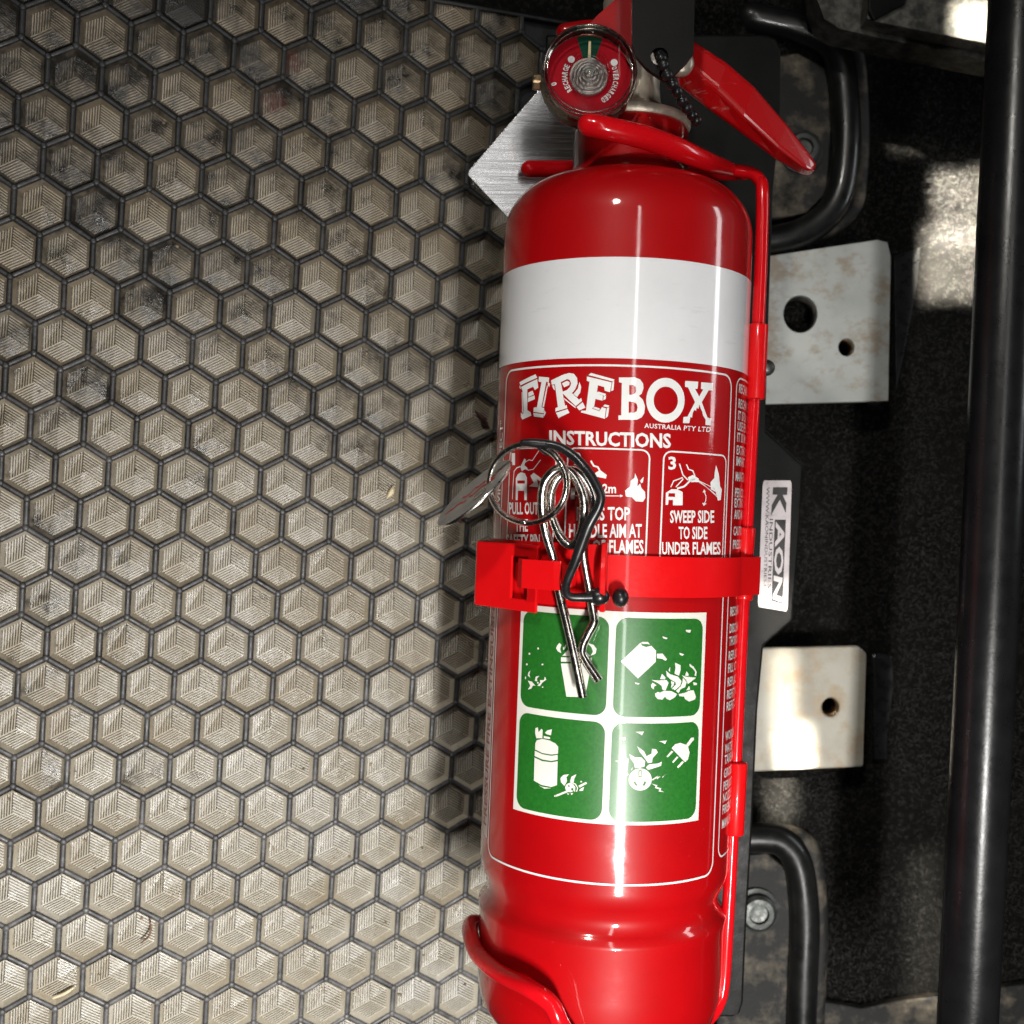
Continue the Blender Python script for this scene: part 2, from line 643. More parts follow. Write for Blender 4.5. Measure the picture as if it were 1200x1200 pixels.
def cream_mat():
    m, nt, b = mat('dusty_cream_steel')
    f2 = noise(nt, 85, 6, 0.68)
    r = ramp(nt, noise(nt, 30, 5, 0.6), [(0.35, (0.33, 0.30, 0.25)), (0.55, (0.41, 0.39, 0.33)), (0.75, (0.44, 0.43, 0.40))])
    d = ramp(nt, f2, [(0.47, (0, 0, 0)), (0.64, (0.85, 0.85, 0.85))])
    c = mixc(nt, d.outputs[0], r.outputs[0], (0.36, 0.27, 0.17))
    nt.links.new(c, b.inputs['Base Color'])
    b.inputs['Roughness'].default_value = 0.5
    bump(nt, b, f2, 0.3, 0.001)
    return m


def dusty_pan_mat():
    m, nt, b = mat('dusty_black_steel')
    f = noise(nt, 70, 6, 0.65)
    r = ramp(nt, f, [(0.48, (0.008, 0.008, 0.008)), (0.62, (0.09, 0.075, 0.055)), (0.80, (0.30, 0.25, 0.18))])
    nt.links.new(r.outputs[0], b.inputs['Base Color'])
    b.inputs['Roughness'].default_value = 0.7
    bump(nt, b, f, 0.4, 0.002)
    return m


def alloy_mat():
    m, nt, b = mat('scuffed_dark_casting')
    f = noise(nt, 160, 5, 0.7)
    r = ramp(nt, f, [(0.4, (0.05, 0.05, 0.047)), (0.7, (0.22, 0.21, 0.18))])
    nt.links.new(r.outputs[0], b.inputs['Base Color'])
    b.inputs['Metallic'].default_value = 0.5
    b.inputs['Roughness'].default_value = 0.5
    bump(nt, b, noise(nt, 900, 4), 0.3, 0.0006)
    return m


def glass_mat():
    m, nt, b = mat('clear_lens')
    out = nt.nodes['Material Output']
    nt.nodes.remove(b)
    tr = node(nt, 'ShaderNodeBsdfTransparent')
    gl = node(nt, 'ShaderNodeBsdfGlossy')
    gl.inputs['Roughness'].default_value = 0.06
    fr = node(nt, 'ShaderNodeFresnel')
    fr.inputs['IOR'].default_value = 1.5
    f = maths(nt, 'ADD', maths(nt, 'MULTIPLY', fr.outputs[0], 1.2), 0.0, True)
    mx = node(nt, 'ShaderNodeMixShader')
    nt.links.new(f, mx.inputs[0])
    nt.links.new(tr.outputs[0], mx.inputs[1])
    nt.links.new(gl.outputs[0], mx.inputs[2])
    nt.links.new(mx.outputs[0], out.inputs[0])
    return m


# ------------------------------------------------------------------ the mat plane (fitted to its own honeycomb)
PITCH = 0.0197
RM = Matrix(((0.9600793, 0.0652011, 0.2720230), (-0.0515583, 0.9970414, -0.0570103), (-0.2749354, 0.0407093, 0.9606005)))
TM = Vector((-9.0132722, 9.4715702, -22.4487091)) * PITCH + Vector((0, 0, CZ))


def mat_pt(px, py):
    """world point of the mat surface seen at a photo pixel"""
    n = RM.col[2]
    d = Vector(((px - 600) / FPX, -(py - 600) / FPX, -1))
    o = Vector((0, 0, CZ))
    t = n.dot(TM - o) / n.dot(d)
    return o + d * t


def mat_z(x, y):
    n = RM.col[2]
    return TM.z - (n.x * (x - TM.x) + n.y * (y - TM.y)) / n.z


def project(p):
    d = CZ - p.z
    return 600 + FPX * p.x / d, 600 - FPX * p.y / d


STAINS = [(345, 70, 0.006), (322, 117, 0.0065)]
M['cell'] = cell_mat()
M['carpet'] = carpet_mat()
M['primer'] = primer_mat()
M['pan'] = dusty_pan_mat()
M['cream_steel'] = cream_mat()
M['alloy'] = alloy_mat()
M['glass'] = glass_mat()
M['white_band'] = white_band_mat()
M['green'] = green_mat()
M['foil'] = foil_mat()


# ================================================================== SETTING: carpeted floor
def build_carpet():
    bm = bmesh.new()
    nx, ny = 90, 70
    x0, x1, y0, y1 = -0.42, 0.48, -0.42, 0.42
    V = []
    for j in range(ny + 1):
        for i in range(nx + 1):
            x = x0 + (x1 - x0) * i / nx
            y = y0 + (y1 - y0) * j / ny
            z = max(0.0, mat_z(x, y) - 0.007)
            if x > 0.05:
                z += 0.0012 * math.sin(x * 60 + y * 23) + 0.0009 * math.sin(y * 71)
            V.append(bm.verts.new((x, y, z)))
    for j in range(ny):
        for i in range(nx):
            a = j * (nx + 1) + i
            bm.faces.new((V[a], V[a + 1], V[a + nx + 2], V[a + nx + 1]))
    o = obj('carpet_floor', bm, M['carpet'], recentre=False)
    o['kind'] = 'structure'


build_carpet()


def build_pile():
    rnd = random.Random(11)
    V, Fc = [], []
    for k in range(75000):
        x = rnd.uniform(0.055, 0.36)
        y = rnd.uniform(-0.30, 0.30)
        if k % 12 == 0:
            x, y = rnd.uniform(-0.10, 0.30), rnd.uniform(0.225, 0.30)
        z = max(0.0, mat_z(x, y) - 0.007)
        a = rnd.uniform(0, 6.283)
        ln = rnd.uniform(0.0012, 0.0040)
        el = rnd.uniform(0.05, 0.9)
        w_ = rnd.uniform(0.00010, 0.00022)
        dx, dy = math.cos(a), math.sin(a)
        h = ln * math.sin(el)
        l2 = ln * math.cos(el)
        i = len(V)
        z += 0.0004
        V += [(x - dy * w_, y + dx * w_, z), (x + dy * w_, y - dx * w_, z),
              (x + dx * l2 * .5 + dy * w_, y + dy * l2 * .5 - dx * w_, z + h * .8), (x + dx * l2 * .5 - dy * w_, y + dy * l2 * .5 + dx * w_, z + h * .8), (x + dx * l2, y + dy * l2, z + h)]
        Fc += [(i, i + 1, i + 2, i + 3), (i + 3, i + 2, i + 4)]
    me = bpy.data.meshes.new('carpet_pile')
    me.from_pydata(V, [], Fc)
    o = obj('carpet_pile', me, M['fibre'], recentre=False, smooth=False)
    o['kind'] = 'stuff'
    o['label'] = 'short black felt pile standing up from the carpet'


M['fibre'] = simple('felt_fibre', (0.026, 0.025, 0.0235), 0.8, var=0.9, vscale=900, spec=0.2)
build_pile()


# ================================================================== FLOOR MAT
def build_mat():
    root = empty('floor_mat')
    root.matrix_world = Matrix.Translation(TM) @ RM.to_4x4()
    tag(root, 'black rubber honeycomb floor mat with dusty hatched cells', 'floor mat')
    H = 0.0036
    rc = PITCH / math.sqrt(3)          # centre to corner of the lattice hexagon
    top = 1.78 * PITCH                 # upper trimmed edge of the mat

    def centre(i, j):
        return Vector(((i + j / 2) * PITCH, -j * math.sqrt(3) / 2 * PITCH, 0))

    def corners(r, z):
        return [Vector((r * math.cos(math.radians(a)), r * math.sin(math.radians(a)), z)) for a in (90, 150, 210, 270, 330, 30)]
    cells = []
    for j in range(-2, 27):
        for i in range(-16, 16):
            c = centre(i, j)
            w = TM + RM @ c
            X, Y = project(w)
            if -40 < X < 660 and Y < 1240 and c.y < top + 1e-6:
                cells.append((X, Y, i, j, c))
    # one shared mesh per cell kind: three lozenges, each with stripes along one edge
    def cell_mesh(name, clip=None):
        bm = bmesh.new()
        uvl = bm.loops.layers.uv.new('stripe')
        rf, rw = rc * 0.745, rc * 0.878
        F = corners(rf, -H)
        Wt = corners(rw, -H * 0.12)
        cen = Vector((0, 0, -H * 0.60))
        N = 7.5
        hgt = rf * math.sqrt(3) / 2

        def face(vs, fn):
            f = bm.faces.new([bm.verts.new(v) for v in vs])
            for l in f.loops:
                l[uvl].uv = fn(l.vert.co)
        # F: 0 top, 1 upper left, 2 lower left, 3 bottom, 4 lower right, 5 upper right
        face([F[0], F[1], F[2], cen], lambda v: (v.x / hgt * N, 1))
        dr = Vector((math.cos(math.radians(60)), math.sin(math.radians(60)), 0))
        face([F[5], F[0], cen, F[4]], lambda v: (v.dot(dr) / hgt * N, 1))
        db = Vector((math.cos(math.radians(-60)), math.sin(math.radians(-60)), 0))
        face([F[3], F[4], cen, F[2]], lambda v: (v.dot(db) / hgt * N, 1))
        for k in range(6):
            face([F[k], Wt[k], Wt[(k + 1) % 6], F[(k + 1) % 6]], lambda v: (0, 0))
        if clip is not None:
            bmesh.ops.bisect_plane(bm, geom=bm.verts[:] + bm.edges[:] + bm.faces[:], plane_co=(0, clip, 0), plane_no=(0, 1, 0), clear_outer=True)
        bmesh.ops.recalc_face_normals(bm, faces=bm.faces)
        for f in bm.faces:
            if f.normal.z < 0:
                f.normal_flip()
        me = bpy.data.meshes.new(name)
        bm.to_mesh(me)
        bm.free()
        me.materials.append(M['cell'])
        return me
    me_full = cell_mesh('cell')
    me_half = cell_mesh('cell_trimmed', top - 1.732 * PITCH)
    cells.sort(key=lambda q: max(0, q[0] - 590, -q[0] - 5))
    print('CELLS', len(cells))
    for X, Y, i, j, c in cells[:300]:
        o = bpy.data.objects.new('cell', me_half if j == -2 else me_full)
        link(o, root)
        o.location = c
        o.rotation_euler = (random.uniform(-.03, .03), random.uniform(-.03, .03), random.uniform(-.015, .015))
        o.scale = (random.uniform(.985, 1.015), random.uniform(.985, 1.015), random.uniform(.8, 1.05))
    # ridges: web of bars around the cells
    edges = {}
    studs = {}
    for X, Y, i, j, c in cells:
        K = [c + v for v in corners(rc, 0)]
        for k in range(6):
            a, b = K[k], K[(k + 1) % 6]
            ka, kb = (round(a.x * 1e5), round(a.y * 1e5)), (round(b.x * 1e5), round(b.y * 1e5))
            if not any(abs(q[0] - ka[0]) < 3 and abs(q[1] - ka[1]) < 3 for q in [ka] if q in studs):
                studs[ka] = a
            edges[tuple(sorted((ka, kb)))] = (a, b)
    bm = bmesh.new()
    wb, wt = rc * 0.132, rc * 0.074
    for a, b in edges.values():
        d = (b - a).normalized()
        n = Vector((-d.y, d.x, 0))
        e = d * (wt * 0.55)
        prof = [(-wb, -H * 0.6), (-wt, -0.0003), (-wt * 0.5, 0), (wt * 0.5, 0), (wt, -0.0003), (wb, -H * 0.6)]
        r0 = [bm.verts.new(a - e * 0 + n * u + Vector((0, 0, z))) for u, z in prof]
        r1 = [bm.verts.new(b + e * 0 + n * u + Vector((0, 0, z))) for u, z in prof]
        for k in range(len(prof) - 1):
            bm.faces.new((r0[k], r0[k + 1], r1[k + 1], r1[k]))
    for p in studs.values():
        rr = [(wb * 1.05, -H * 0.5), (wb * 0.95, 0.0000), (wb * 0.78, 0.0004), (wb * 0.40, 0.0006), (0.0, 0.00062)]
        rings = [[bm.verts.new(p + Vector((r * math.cos(k * math.pi / 4), r * math.sin(k * math.pi / 4), z))) for k in range(8)] for r, z in rr[:-1]]
        tip = bm.verts.new(p + Vector((0, 0, rr[-1][1])))
        for A, B in zip(rings, rings[1:]):
            for k in range(8):
                bm.faces.new((A[k], A[(k + 1) % 8], B[(k + 1) % 8], B[k]))
        for k in range(8):
            bm.faces.new((rings[-1][k], rings[-1][(k + 1) % 8], tip))
    bmesh.ops.bisect_plane(bm, geom=bm.verts[:] + bm.edges[:] + bm.faces[:], plane_co=(0, top, 0), plane_no=(0, 1, 0), clear_outer=True)
    for f in bm.faces:
        f.normal_update()
        if f.normal.z < 0:
            f.normal_flip()
    o = obj('ridge_web', bm, M['rubber'], root)
    autosmooth(o, 50)
    # backing sheet
    xs = [c.x for *_, c in cells]
    ys = [c.y for *_, c in cells]
    bm = prism([[(min(xs) - PITCH, min(ys) - PITCH), (max(xs) + PITCH * .6, min(ys) - PITCH), (max(xs) + PITCH * .6, top), (min(xs) - PITCH, top)]], -H - 0.0030, -H - 0.0010)
    obj('backing_sheet', bm, M['rubber'], root, smooth=False)
    # trimmed lip along the upper edge
    bm = prism([[(min(xs) - PITCH, top), (max(xs) + PITCH * .6, top), (max(xs) + PITCH * .6, top + 0.0014), (min(xs) - PITCH, top + 0.0014)]], -H - 0.0030, -0.0006)
    bevel(obj('edge_lip', bm, M['rubber'], root), 0.0004)


build_mat()


# ================================================================== RIGHT SIDE: seat mountings on the carpet
def build_right():
    # upper pale bracket
    z = 0.022
    for nm, outer, holes, lab in (
        ('seat_bracket', [(880, 303), (1028, 281), (1040, 284), (1044, 300), (1041, 470), (870, 474)], [(938, 368, 20, 22), (992, 407, 9.5, 10.5)],
         'pale painted steel bracket with one large and one small hole beside the white band'),
        ('seat_bracket', [(860, 760), (1006, 757), (1016, 766), (1012, 899), (850, 906)], [(973.5, 829, 10, 11)],
         'pale dusty steel bracket with a single small hole, lower of the two')):
        r = empty(nm, at(950, (outer[0][1] + outer[-1][1]) / 2, 0))
        tag(r, lab, 'bracket', 'pale seat brackets on the carpet')
        inv = -r.location
        bm = px_plate([outer] + [circ(x, y, a, b, 28) for x, y, a, b in holes], z, 0.0035)
        bm.transform(Matrix.Translation(inv))
        pm = M['primer'] if len(holes) > 1 else M['cream_steel']
        bevel(obj('plate', bm, pm, r), 0.0011, 3)
        # folded side wall going down to the floor
        (xa, ya), (xb, yb) = outer[3 if len(outer) == 6 else 2], outer[-2]
        p0, p1 = at(xa, ya, z), at(xb, yb, z)
        bm = bmesh.new()
        q = [p0 + Vector((-.003, 0, -.0036)), p1 + Vector((-.003, 0, -.0036)), p1 + Vector((-.003, 0, -z)), p0 + Vector((-.003, 0, -z))]
        q2 = [v + Vector((0.0026, 0, 0)) for v in q]
        A = [bm.verts.new(v + inv) for v in q]
        B = [bm.verts.new(v + inv) for v in q2]
        bm.faces.new(A)
        bm.faces.new(B[::-1])
        for k in range(4):
            bm.faces.new((A[k], B[k], B[(k + 1) % 4], A[(k + 1) % 4]))
        bmesh.ops.recalc_face_normals(bm, faces=bm.faces)
        obj('side_wall', bm, pm, r, smooth=False)
        for x, y, a, b in holes:
            # sleeve under the hole
            c = at(x, y, z)
            rad = a * (CZ - z) / FPX
            bm = lathe([(rad + .0002, -0.0034), (rad + .0012, -0.0034), (rad + .0012, -0.012), (rad * .98, -0.012), (rad + .0002, -0.0034)], 24, 'Z', False)
            bm.transform(Matrix.Translation(c + inv))
            obj('hole_sleeve', bm, M['pan'] if a > 15 else M['bronze'], r)
    # dark slot beside each bracket: a cut in the carpet shown by a low ribbed strip
    for pts, lab in (([(1048, 300), (1078, 290), (1075, 330), (1062, 400), (1050, 458)], 'low black strip standing in for the dark gap beside the upper pale bracket'),
                     ([(1022, 765), (1046, 768), (1048, 800), (1040, 860), (1040, 893), (1024, 893)], 'crumpled black strip in the dark slot beside the lower pale bracket')):
        bm = px_plate([pts], 0.003, 0.005)
        o = obj('gap_strip', bm, M['black_plastic'], smooth=False)
        tag(o, lab, 'gap strip', 'dark gap strips beside the brackets')
        bevel(o, 0.0015, 2)
    # stamped seat-rail feet: dusty pan, raised rolled rim and a bolt
    def foot(lab, pan, rim, bolt, zz, rr):
        r = empty('floor_anchor', at(bolt[0], bolt[1], 0))
        tag(r, lab, 'anchor', 'floor anchors on the carpet')
        inv = Matrix.Translation(-r.location)
        bm = px_plate([pan], zz, 0.010)
        bm.transform(inv)
        bevel(obj('pan', bm, M['pan'], r), 0.001, 2)
        bm = tube([at(x, y, zz + 0.002) for x, y in rim], rr, 16, 8)
        bm.transform(inv)
        obj('rolled_rim', bm, M['black_gloss'], r)
        bm = tube([at(x + (18 if x > bolt[0] + 20 else 0), y + (-8 if y < bolt[1] else 10), 0.004) for x, y in rim], rr * 0.55, 12, 8)
        bm.transform(inv)
        obj('flange', bm, M['pan'], r)
        c = at(bolt[0], bolt[1], zz)
        rad = bolt[2] * (CZ - zz) / FPX
        bm = lathe([(rad * 1.25, 0), (rad * 1.25, 0.0018), (rad * 1.02, 0.0024), (rad, 0.0030), (rad, 0.0052), (rad * .82, 0.0068), (rad * .55, 0.0070), (rad * .5, 0.0050), (0, 0.0046)], 30, 'Z')
        bm.transform(inv @ Matrix.Translation(c))
        autosmooth(obj('bolt', bm, M['zinc'], r), 30)
    foot('black stamped floor anchor with bolt beside the red handle tip',
         [(890, 70), (935, 62), (970, 80), (975, 150), (970, 225), (945, 250), (890, 258)],
         [(880, 20), (940, 35), (978, 60), (990, 120), (990, 190), (978, 240), (945, 270), (900, 282), (850, 285)], (938, 178, 20), 0.018, 0.0066)
    foot('dusty black floor anchor with zinc bolt near the extinguisher base',
         [(840, 1005), (900, 1000), (928, 1025), (934, 1100), (925, 1215), (840, 1215)],
         [(840, 985), (890, 982), (918, 988), (936, 1015), (943, 1075), (941, 1140), (938, 1240)], (886, 1066, 21), 0.018, 0.0068)
    # long black seat tube
    bm = tube([at(1197, -60, ZA - .004), at(1163, 620, ZA - .004), at(1129, 1290, ZA - .004)], 0.0101, 40, 1, smooth=False)
    o = tag(obj('seat_tube', bm, M['tube']), 'long glossy black steel tube along the right side', 'tube')
    autosmooth(o, 40)
    # dark cast cover, upper right corner
    r = empty('seat_rail_cover', at(1060, 20, 0))
    tag(r, 'scuffed dark metal rail cover in the upper right corner', 'rail cover')
    inv = Matrix.Translation(-r.location)
    bm = px_plate([[(950, -60), (958, 0), (966, 22), (985, 34), (1040, 46), (1240, 86), (1260, -60)]], 0.052, 0.018)
    bm.transform(inv)
    bevel(obj('cover', bm, M['alloy'], r), 0.003, 3)
    bm = px_plate([[(1016, 22), (1030, 26), (1230, 66), (1250, -60), (1060, -60), (1020, -20)]], 0.062, 0.0095)
    bm.transform(inv)
    bevel(obj('lip', bm, M['alloy'], r), 0.0025, 3)
    bm = px_plate([[(1017, -40), (1018, 12), (1024, 24), (1062, 4), (1075, -40)]], 0.0645, 0.002)
    bm.transform(inv)
    bevel(obj('gusset', bm, M['black_paint'], r), 0.0008, 2)
    # rolled black edge and bare floor pan at the lower right
    bm = px_plate([[(945, 1172), (975, 1176), (1010, 1182), (1060, 1172), (1230, 1150), (1240, 1290), (940, 1290)]], 0.006, 0.005)
    o = tag(obj('floor_panel', bm, M['pan']), 'dusty bare steel floor panel at the lower right edge', 'panel')
    bevel(o, 0.001, 2)


build_right()

# sun through the seat gap: narrow beams that leave sharp patches on the floor
SUN = Vector((0.10, 0.42, 1.0)).normalized()


def beam(px0, py0, px1, py1, z, power, roll=0.0, spread=0.8):
    c = at((px0 + px1) / 2, (py0 + py1) / 2, z)
    d = (CZ - z) / FPX
    o = area('sun_beam', c + SUN * 0.9, c, abs(px1 - px0) * d, abs(py1 - py0) * d * SUN.z, power, (1.0, 0.93, 0.78), spread)
    o.rotation_euler.rotate_axis('Z', roll)
    return o


beam(1098, 195, 1170, 285, 0.003, 0.17)
beam(1084, 262, 1160, 348, 0.003, 0.17)
beam(905, 766, 930, 880, 0.020, 0.0045, 0.04, 1.0)
beam(908, 862, 938, 958, 0.010, 0.022, 0.06, 1.0)
beam(890, 690, 936, 752, ZA - 0.052, 0.004)
beam(1114, 14, 1166, 58, 0.058, 0.010)
beam(1072, 1000, 1100, 1176, 0.003, 0.011, 0.0, 1.5)

# ================================================================== BASE PLATE with maker's sticker
ZP = ZA - 0.052


def text_mesh(body, bold=0.02, spacing=1.0):
    """font outline as (verts, faces) normalised to the unit square"""
    cu = bpy.data.curves.new('lettering', 'FONT')
    cu.body = body
    cu.size = 1
    cu.offset = bold
    cu.space_character = spacing
    cu.resolution_u = 2
    o = bpy.data.objects.new('lettering', cu)
    COL.objects.link(o)
    dg = bpy.context.evaluated_depsgraph_get()
    me = o.evaluated_get(dg).to_mesh()
    V = [(v.co.x, v.co.y) for v in me.vertices]
    Fc = [tuple(p.vertices) for p in me.polygons]
    o.evaluated_get(dg).to_mesh_clear()
    bpy.data.objects.remove(o)
    bpy.data.curves.remove(cu)
    x0, x1 = min(v[0] for v in V), max(v[0] for v in V)
    y0, y1 = min(v[1] for v in V), max(v[1] for v in V)
    return [((x - x0) / (x1 - x0), (y - y0) / (y1 - y0)) for x, y in V], Fc


def quad_map(q):
    tl, tr, br, bl = q

    def f(u, v):
        t = (tl[0] + (tr[0] - tl[0]) * u, tl[1] + (tr[1] - tl[1]) * u)
        b = (bl[0] + (br[0] - bl[0]) * u, bl[1] + (br[1] - bl[1]) * u)
        return (b[0] + (t[0] - b[0]) * v, b[1] + (t[1] - b[1]) * v)
    return f


def build_plate():
    r = empty('mounting_plate', at(860, 640, ZP - 0.004))
    tag(r, 'long black steel mounting plate with stickered tab behind the extinguisher', 'plate')
    inv = Matrix.Translation(-r.location)
    th = 0.0030
    out = [(640, 40), (895, 40), (909, 44), (915, 56), (915, 130), (906, 224), (900, 400), (897, 503), (940, 543), (936, 640), (929, 727), (895, 757),
           (888, 833), (882, 967), (875, 1083), (871, 1175), (867, 1188), (858, 1192), (640, 1192)]
    bm = px_plate([out], ZP, th)
    bm.transform(inv)
    bevel(obj('plate', bm, M['black_paint'], r), 0.0009, 3)
    # small dome screw on the edge
    c = at(905, 431, ZP)
    bm = lathe([(0.0032, 0), (0.0031, 0.0008), (0.0024, 0.0018), (0.0012, 0.0023), (0, 0.0024)], 20, 'Z')
    bm.transform(inv @ Matrix.Translation(c + Vector((-0.0022, 0, 0))))
    obj('screw', bm, M['zinc'], r)
    # sticker
    q = [(894, 563), (928, 563), (923, 717), (888, 711)]
    f = quad_map(q)
    bm = px_plate([[f(u, v) for u, v in rrect(0, 0, 1, 1, 0.06)]], ZP + 0.00025, 0.0002)
    bm.transform(inv)
    st = obj('sticker', bm, M['sticker'], r, smooth=False)

    def lay(body, quad, m, dz, bold=0.03, name='sticker_lettering'):
        V, Fc = text_mesh(body, bold)
        g = quad_map(quad)
        bm = bmesh.new()
        vv = [bm.verts.new(inv @ at(*g(u, v), ZP + dz)) for u, v in V]
        for fc in Fc:
            try:
                bm.faces.new([vv[i] for i in fc])
            except ValueError:
                pass
        for fc in bm.faces:
            fc.normal_update()
            if fc.normal.z < 0:
                fc.normal_flip()
        obj(name, bm, m, st, smooth=False)
    ink = M['ink']
    # big slanted letters, read from top to bottom
    bm = px_plate([[(921, 609), (917, 708), (904, 704), (908, 609)]], ZP + 0.00030, 0.00002)
    bm.transform(inv)
    obj('lettering_ground', bm, ink, st, smooth=False)
    lay('K', [(923, 571), (920.5, 605), (903.5, 604), (906, 571)], ink, 0.00034, 0.05)
    lay('AON', [(920, 611), (916, 706), (905.5, 702), (909, 611)], M['sticker'], 0.00036, 0.03)
    lay('INDUSTRIES', [(906, 608), (903.5, 690), (899.5, 690), (902, 608)], ink, 0.00034, 0.0)
    lay('WWW.KAONINDUSTRIES.COM', [(902, 571), (897.5, 706), (894.3, 706), (898.2, 571)], ink, 0.00034, 0.0)


M['sticker'] = simple('satin_sticker', (0.52, 0.47, 0.48), 0.35, 0.25, 0, 0.06, 90)
M['ink'] = simple('black_ink', (0.012, 0.011, 0.012), 0.4)
build_plate()


# ================================================================== FIRE EXTINGUISHER
EX = empty('fire_extinguisher', ORG, (0, 0, -TILT))
tag(EX, 'red dry powder fire extinguisher with white band and green pictogram panel', 'fire extinguisher')


def ly(py, px=None):
    """axial position of photo row py on the axis plane"""
    if px is None:
        px = 736 - (py - 270) * math.tan(TILT)
    return L(px, py).y


def build_body():
    k = DA / FPX
    prof = [(0.0, 0.0), (0.020, 0.0), (0.030, 0.0008), (0.0365, 0.0040), (0.0402, 0.0095), (0.0417, 0.016), (0.0420, 0.024)]
    y1 = ly(1056)
    prof += [(0.0420, y1 - 0.004), (0.0424, y1 - 0.0012), (0.0424, y1 + 0.0002), (0.0408, y1 + 0.0022), (0.0396, y1 + 0.0048), (0.0398, y1 + 0.0075), (0.0412, y1 + 0.0108), (0.0423, y1 + 0.0135), (0.0425, y1 + 0.0160)]
    ys = ly(282)
    yt = ly(220)
    prof += [(R, y1 + 0.03), (R, ys - 0.03), (R, ys)]
    for a in range(8, 91, 8):
        t = math.radians(a)
        prof.append((0.0235 + (R - 0.0235) * math.cos(t) ** 0.92, ys + (yt - ys) * math.sin(t)))
    prof += [(0.0232, yt + 0.0002), (0.0222, yt + 0.0010), (0.0212, yt + 0.0030)]
    o = obj('cylinder', lathe(prof, 128), M['red'], EX)
    autosmooth(o, 40)
    # neck collar
    yc = ly(153)
    bm = lathe([(0.0, yt), (0.0206, yt), (0.0206, yt + 0.004), (0.0198, yt + 0.0055), (0.0198, yc - 0.002), (0.0190, yc), (0, yc)], 72)
    autosmooth(obj('neck_collar', bm, M['red'], EX), 35)
    # valve: nickel brass flange and waisted column
    yb = ly(144)
    bm = lathe([(0, yc), (0.0196, yc), (0.0202, yc + 0.0008), (0.0202, yb - 0.0006), (0.0194, yb + 0.0006), (0.0135, yb + 0.0022), (0.0098, yb + 0.0060), (0.0090, yb + 0.012),
                (0.0094, ly(50)), (0.0112, ly(30)), (0.0115, ly(5)), (0, ly(5))], 56)
    autosmooth(obj('valve', bm, M['brass'], EX), 40)
    return yc, yb


build_body()


# ------------------------------------------------------------------ prints wrapped on the cylinder
class Print:
    def __init__(self):
        self.bm = bmesh.new()

    def poly(self, loops):
        """loops in (arc, axial)"""
        flat = [p for lp in loops for p in lp]
        tr = tessellate_polygon([[Vector((p[0], p[1], 0)) for p in lp] for lp in loops])
        v = [self.bm.verts.new((p[0], p[1], 0)) for p in flat]
        for t in tr:
            try:
                self.bm.faces.new([v[i] for i in t])
            except ValueError:
                pass

    def px(self, *loops):
        self.poly([[cyl(x, y) for x, y in lp] for lp in loops])

    def stroke(self, pts, w, closed=False):
        P = [Vector((p[0], p[1])) for p in pts]
        n = len(P)
        Lf, Rt = [], []
        for i in range(n):
            a = P[i - 1] if (closed or i > 0) else P[i]
            b = P[(i + 1) % n] if (closed or i < n - 1) else P[i]
            d = (b - a)
            if d.length < 1e-9:
                d = Vector((1, 0))
            d.normalize()
            nn = Vector((-d.y, d.x)) * w / 2
            Lf.append(self.bm.verts.new((P[i].x + nn.x, P[i].y + nn.y, 0)))
            Rt.append(self.bm.verts.new((P[i].x - nn.x, P[i].y - nn.y, 0)))
        for i in range(n if closed else n - 1):
            j = (i + 1) % n
            try:
                self.bm.faces.new((Lf[i], Lf[j], Rt[j], Rt[i]))
            except ValueError:
                pass

    def pstroke(self, pts, wpx, closed=False):
        self.stroke([cyl(x, y) for x, y in pts], wpx * 0.000265, closed)

    def text(self, body, quad=None, sy=None, bold=0.03, spacing=1.0):
        V, Fc = text_mesh(body, bold, spacing)
        if quad:
            g = quad_map(quad)
            pts = [cyl(*g(u, v)) for u, v in V]
        else:
            s0, y0, w, h = sy
            pts = [(s0 + u * w, y0 + v * h) for u, v in V]
        vv = [self.bm.verts.new((p[0], p[1], 0)) for p in pts]
        for fc in Fc:
            try:
                self.bm.faces.new([vv[i] for i in fc])
            except ValueError:
                pass

    def finish(self, name, m, parent, dr):
        bm = self.bm
        s0 = min(v.co.x for v in bm.verts)
        s1 = max(v.co.x for v in bm.verts)
        step = 0.0018
        k = math.floor(s0 / step) + 1
        while k * step < s1:
            bmesh.ops.bisect_plane(bm, geom=bm.verts[:] + bm.edges[:] + bm.faces[:], dist=1e-7, plane_co=(k * step, 0, 0), plane_no=(1, 0, 0))
            k += 1
        rr = R + dr
        for v in bm.verts:
            a = v.co.x / R
            v.co = Vector((rr * math.sin(a), v.co.y, rr * math.cos(a)))
        for f in bm.faces:
            f.normal_update()
            c = f.calc_center_median()
            if f.normal.dot(Vector((c.x, 0, c.z))) < 0:
                f.normal_flip()
        return obj(name, bm, m, parent, smooth=True)


def Z(ox, oy, s):
    return lambda *pts: [(ox + x / s, oy + y / s) for x, y in pts]


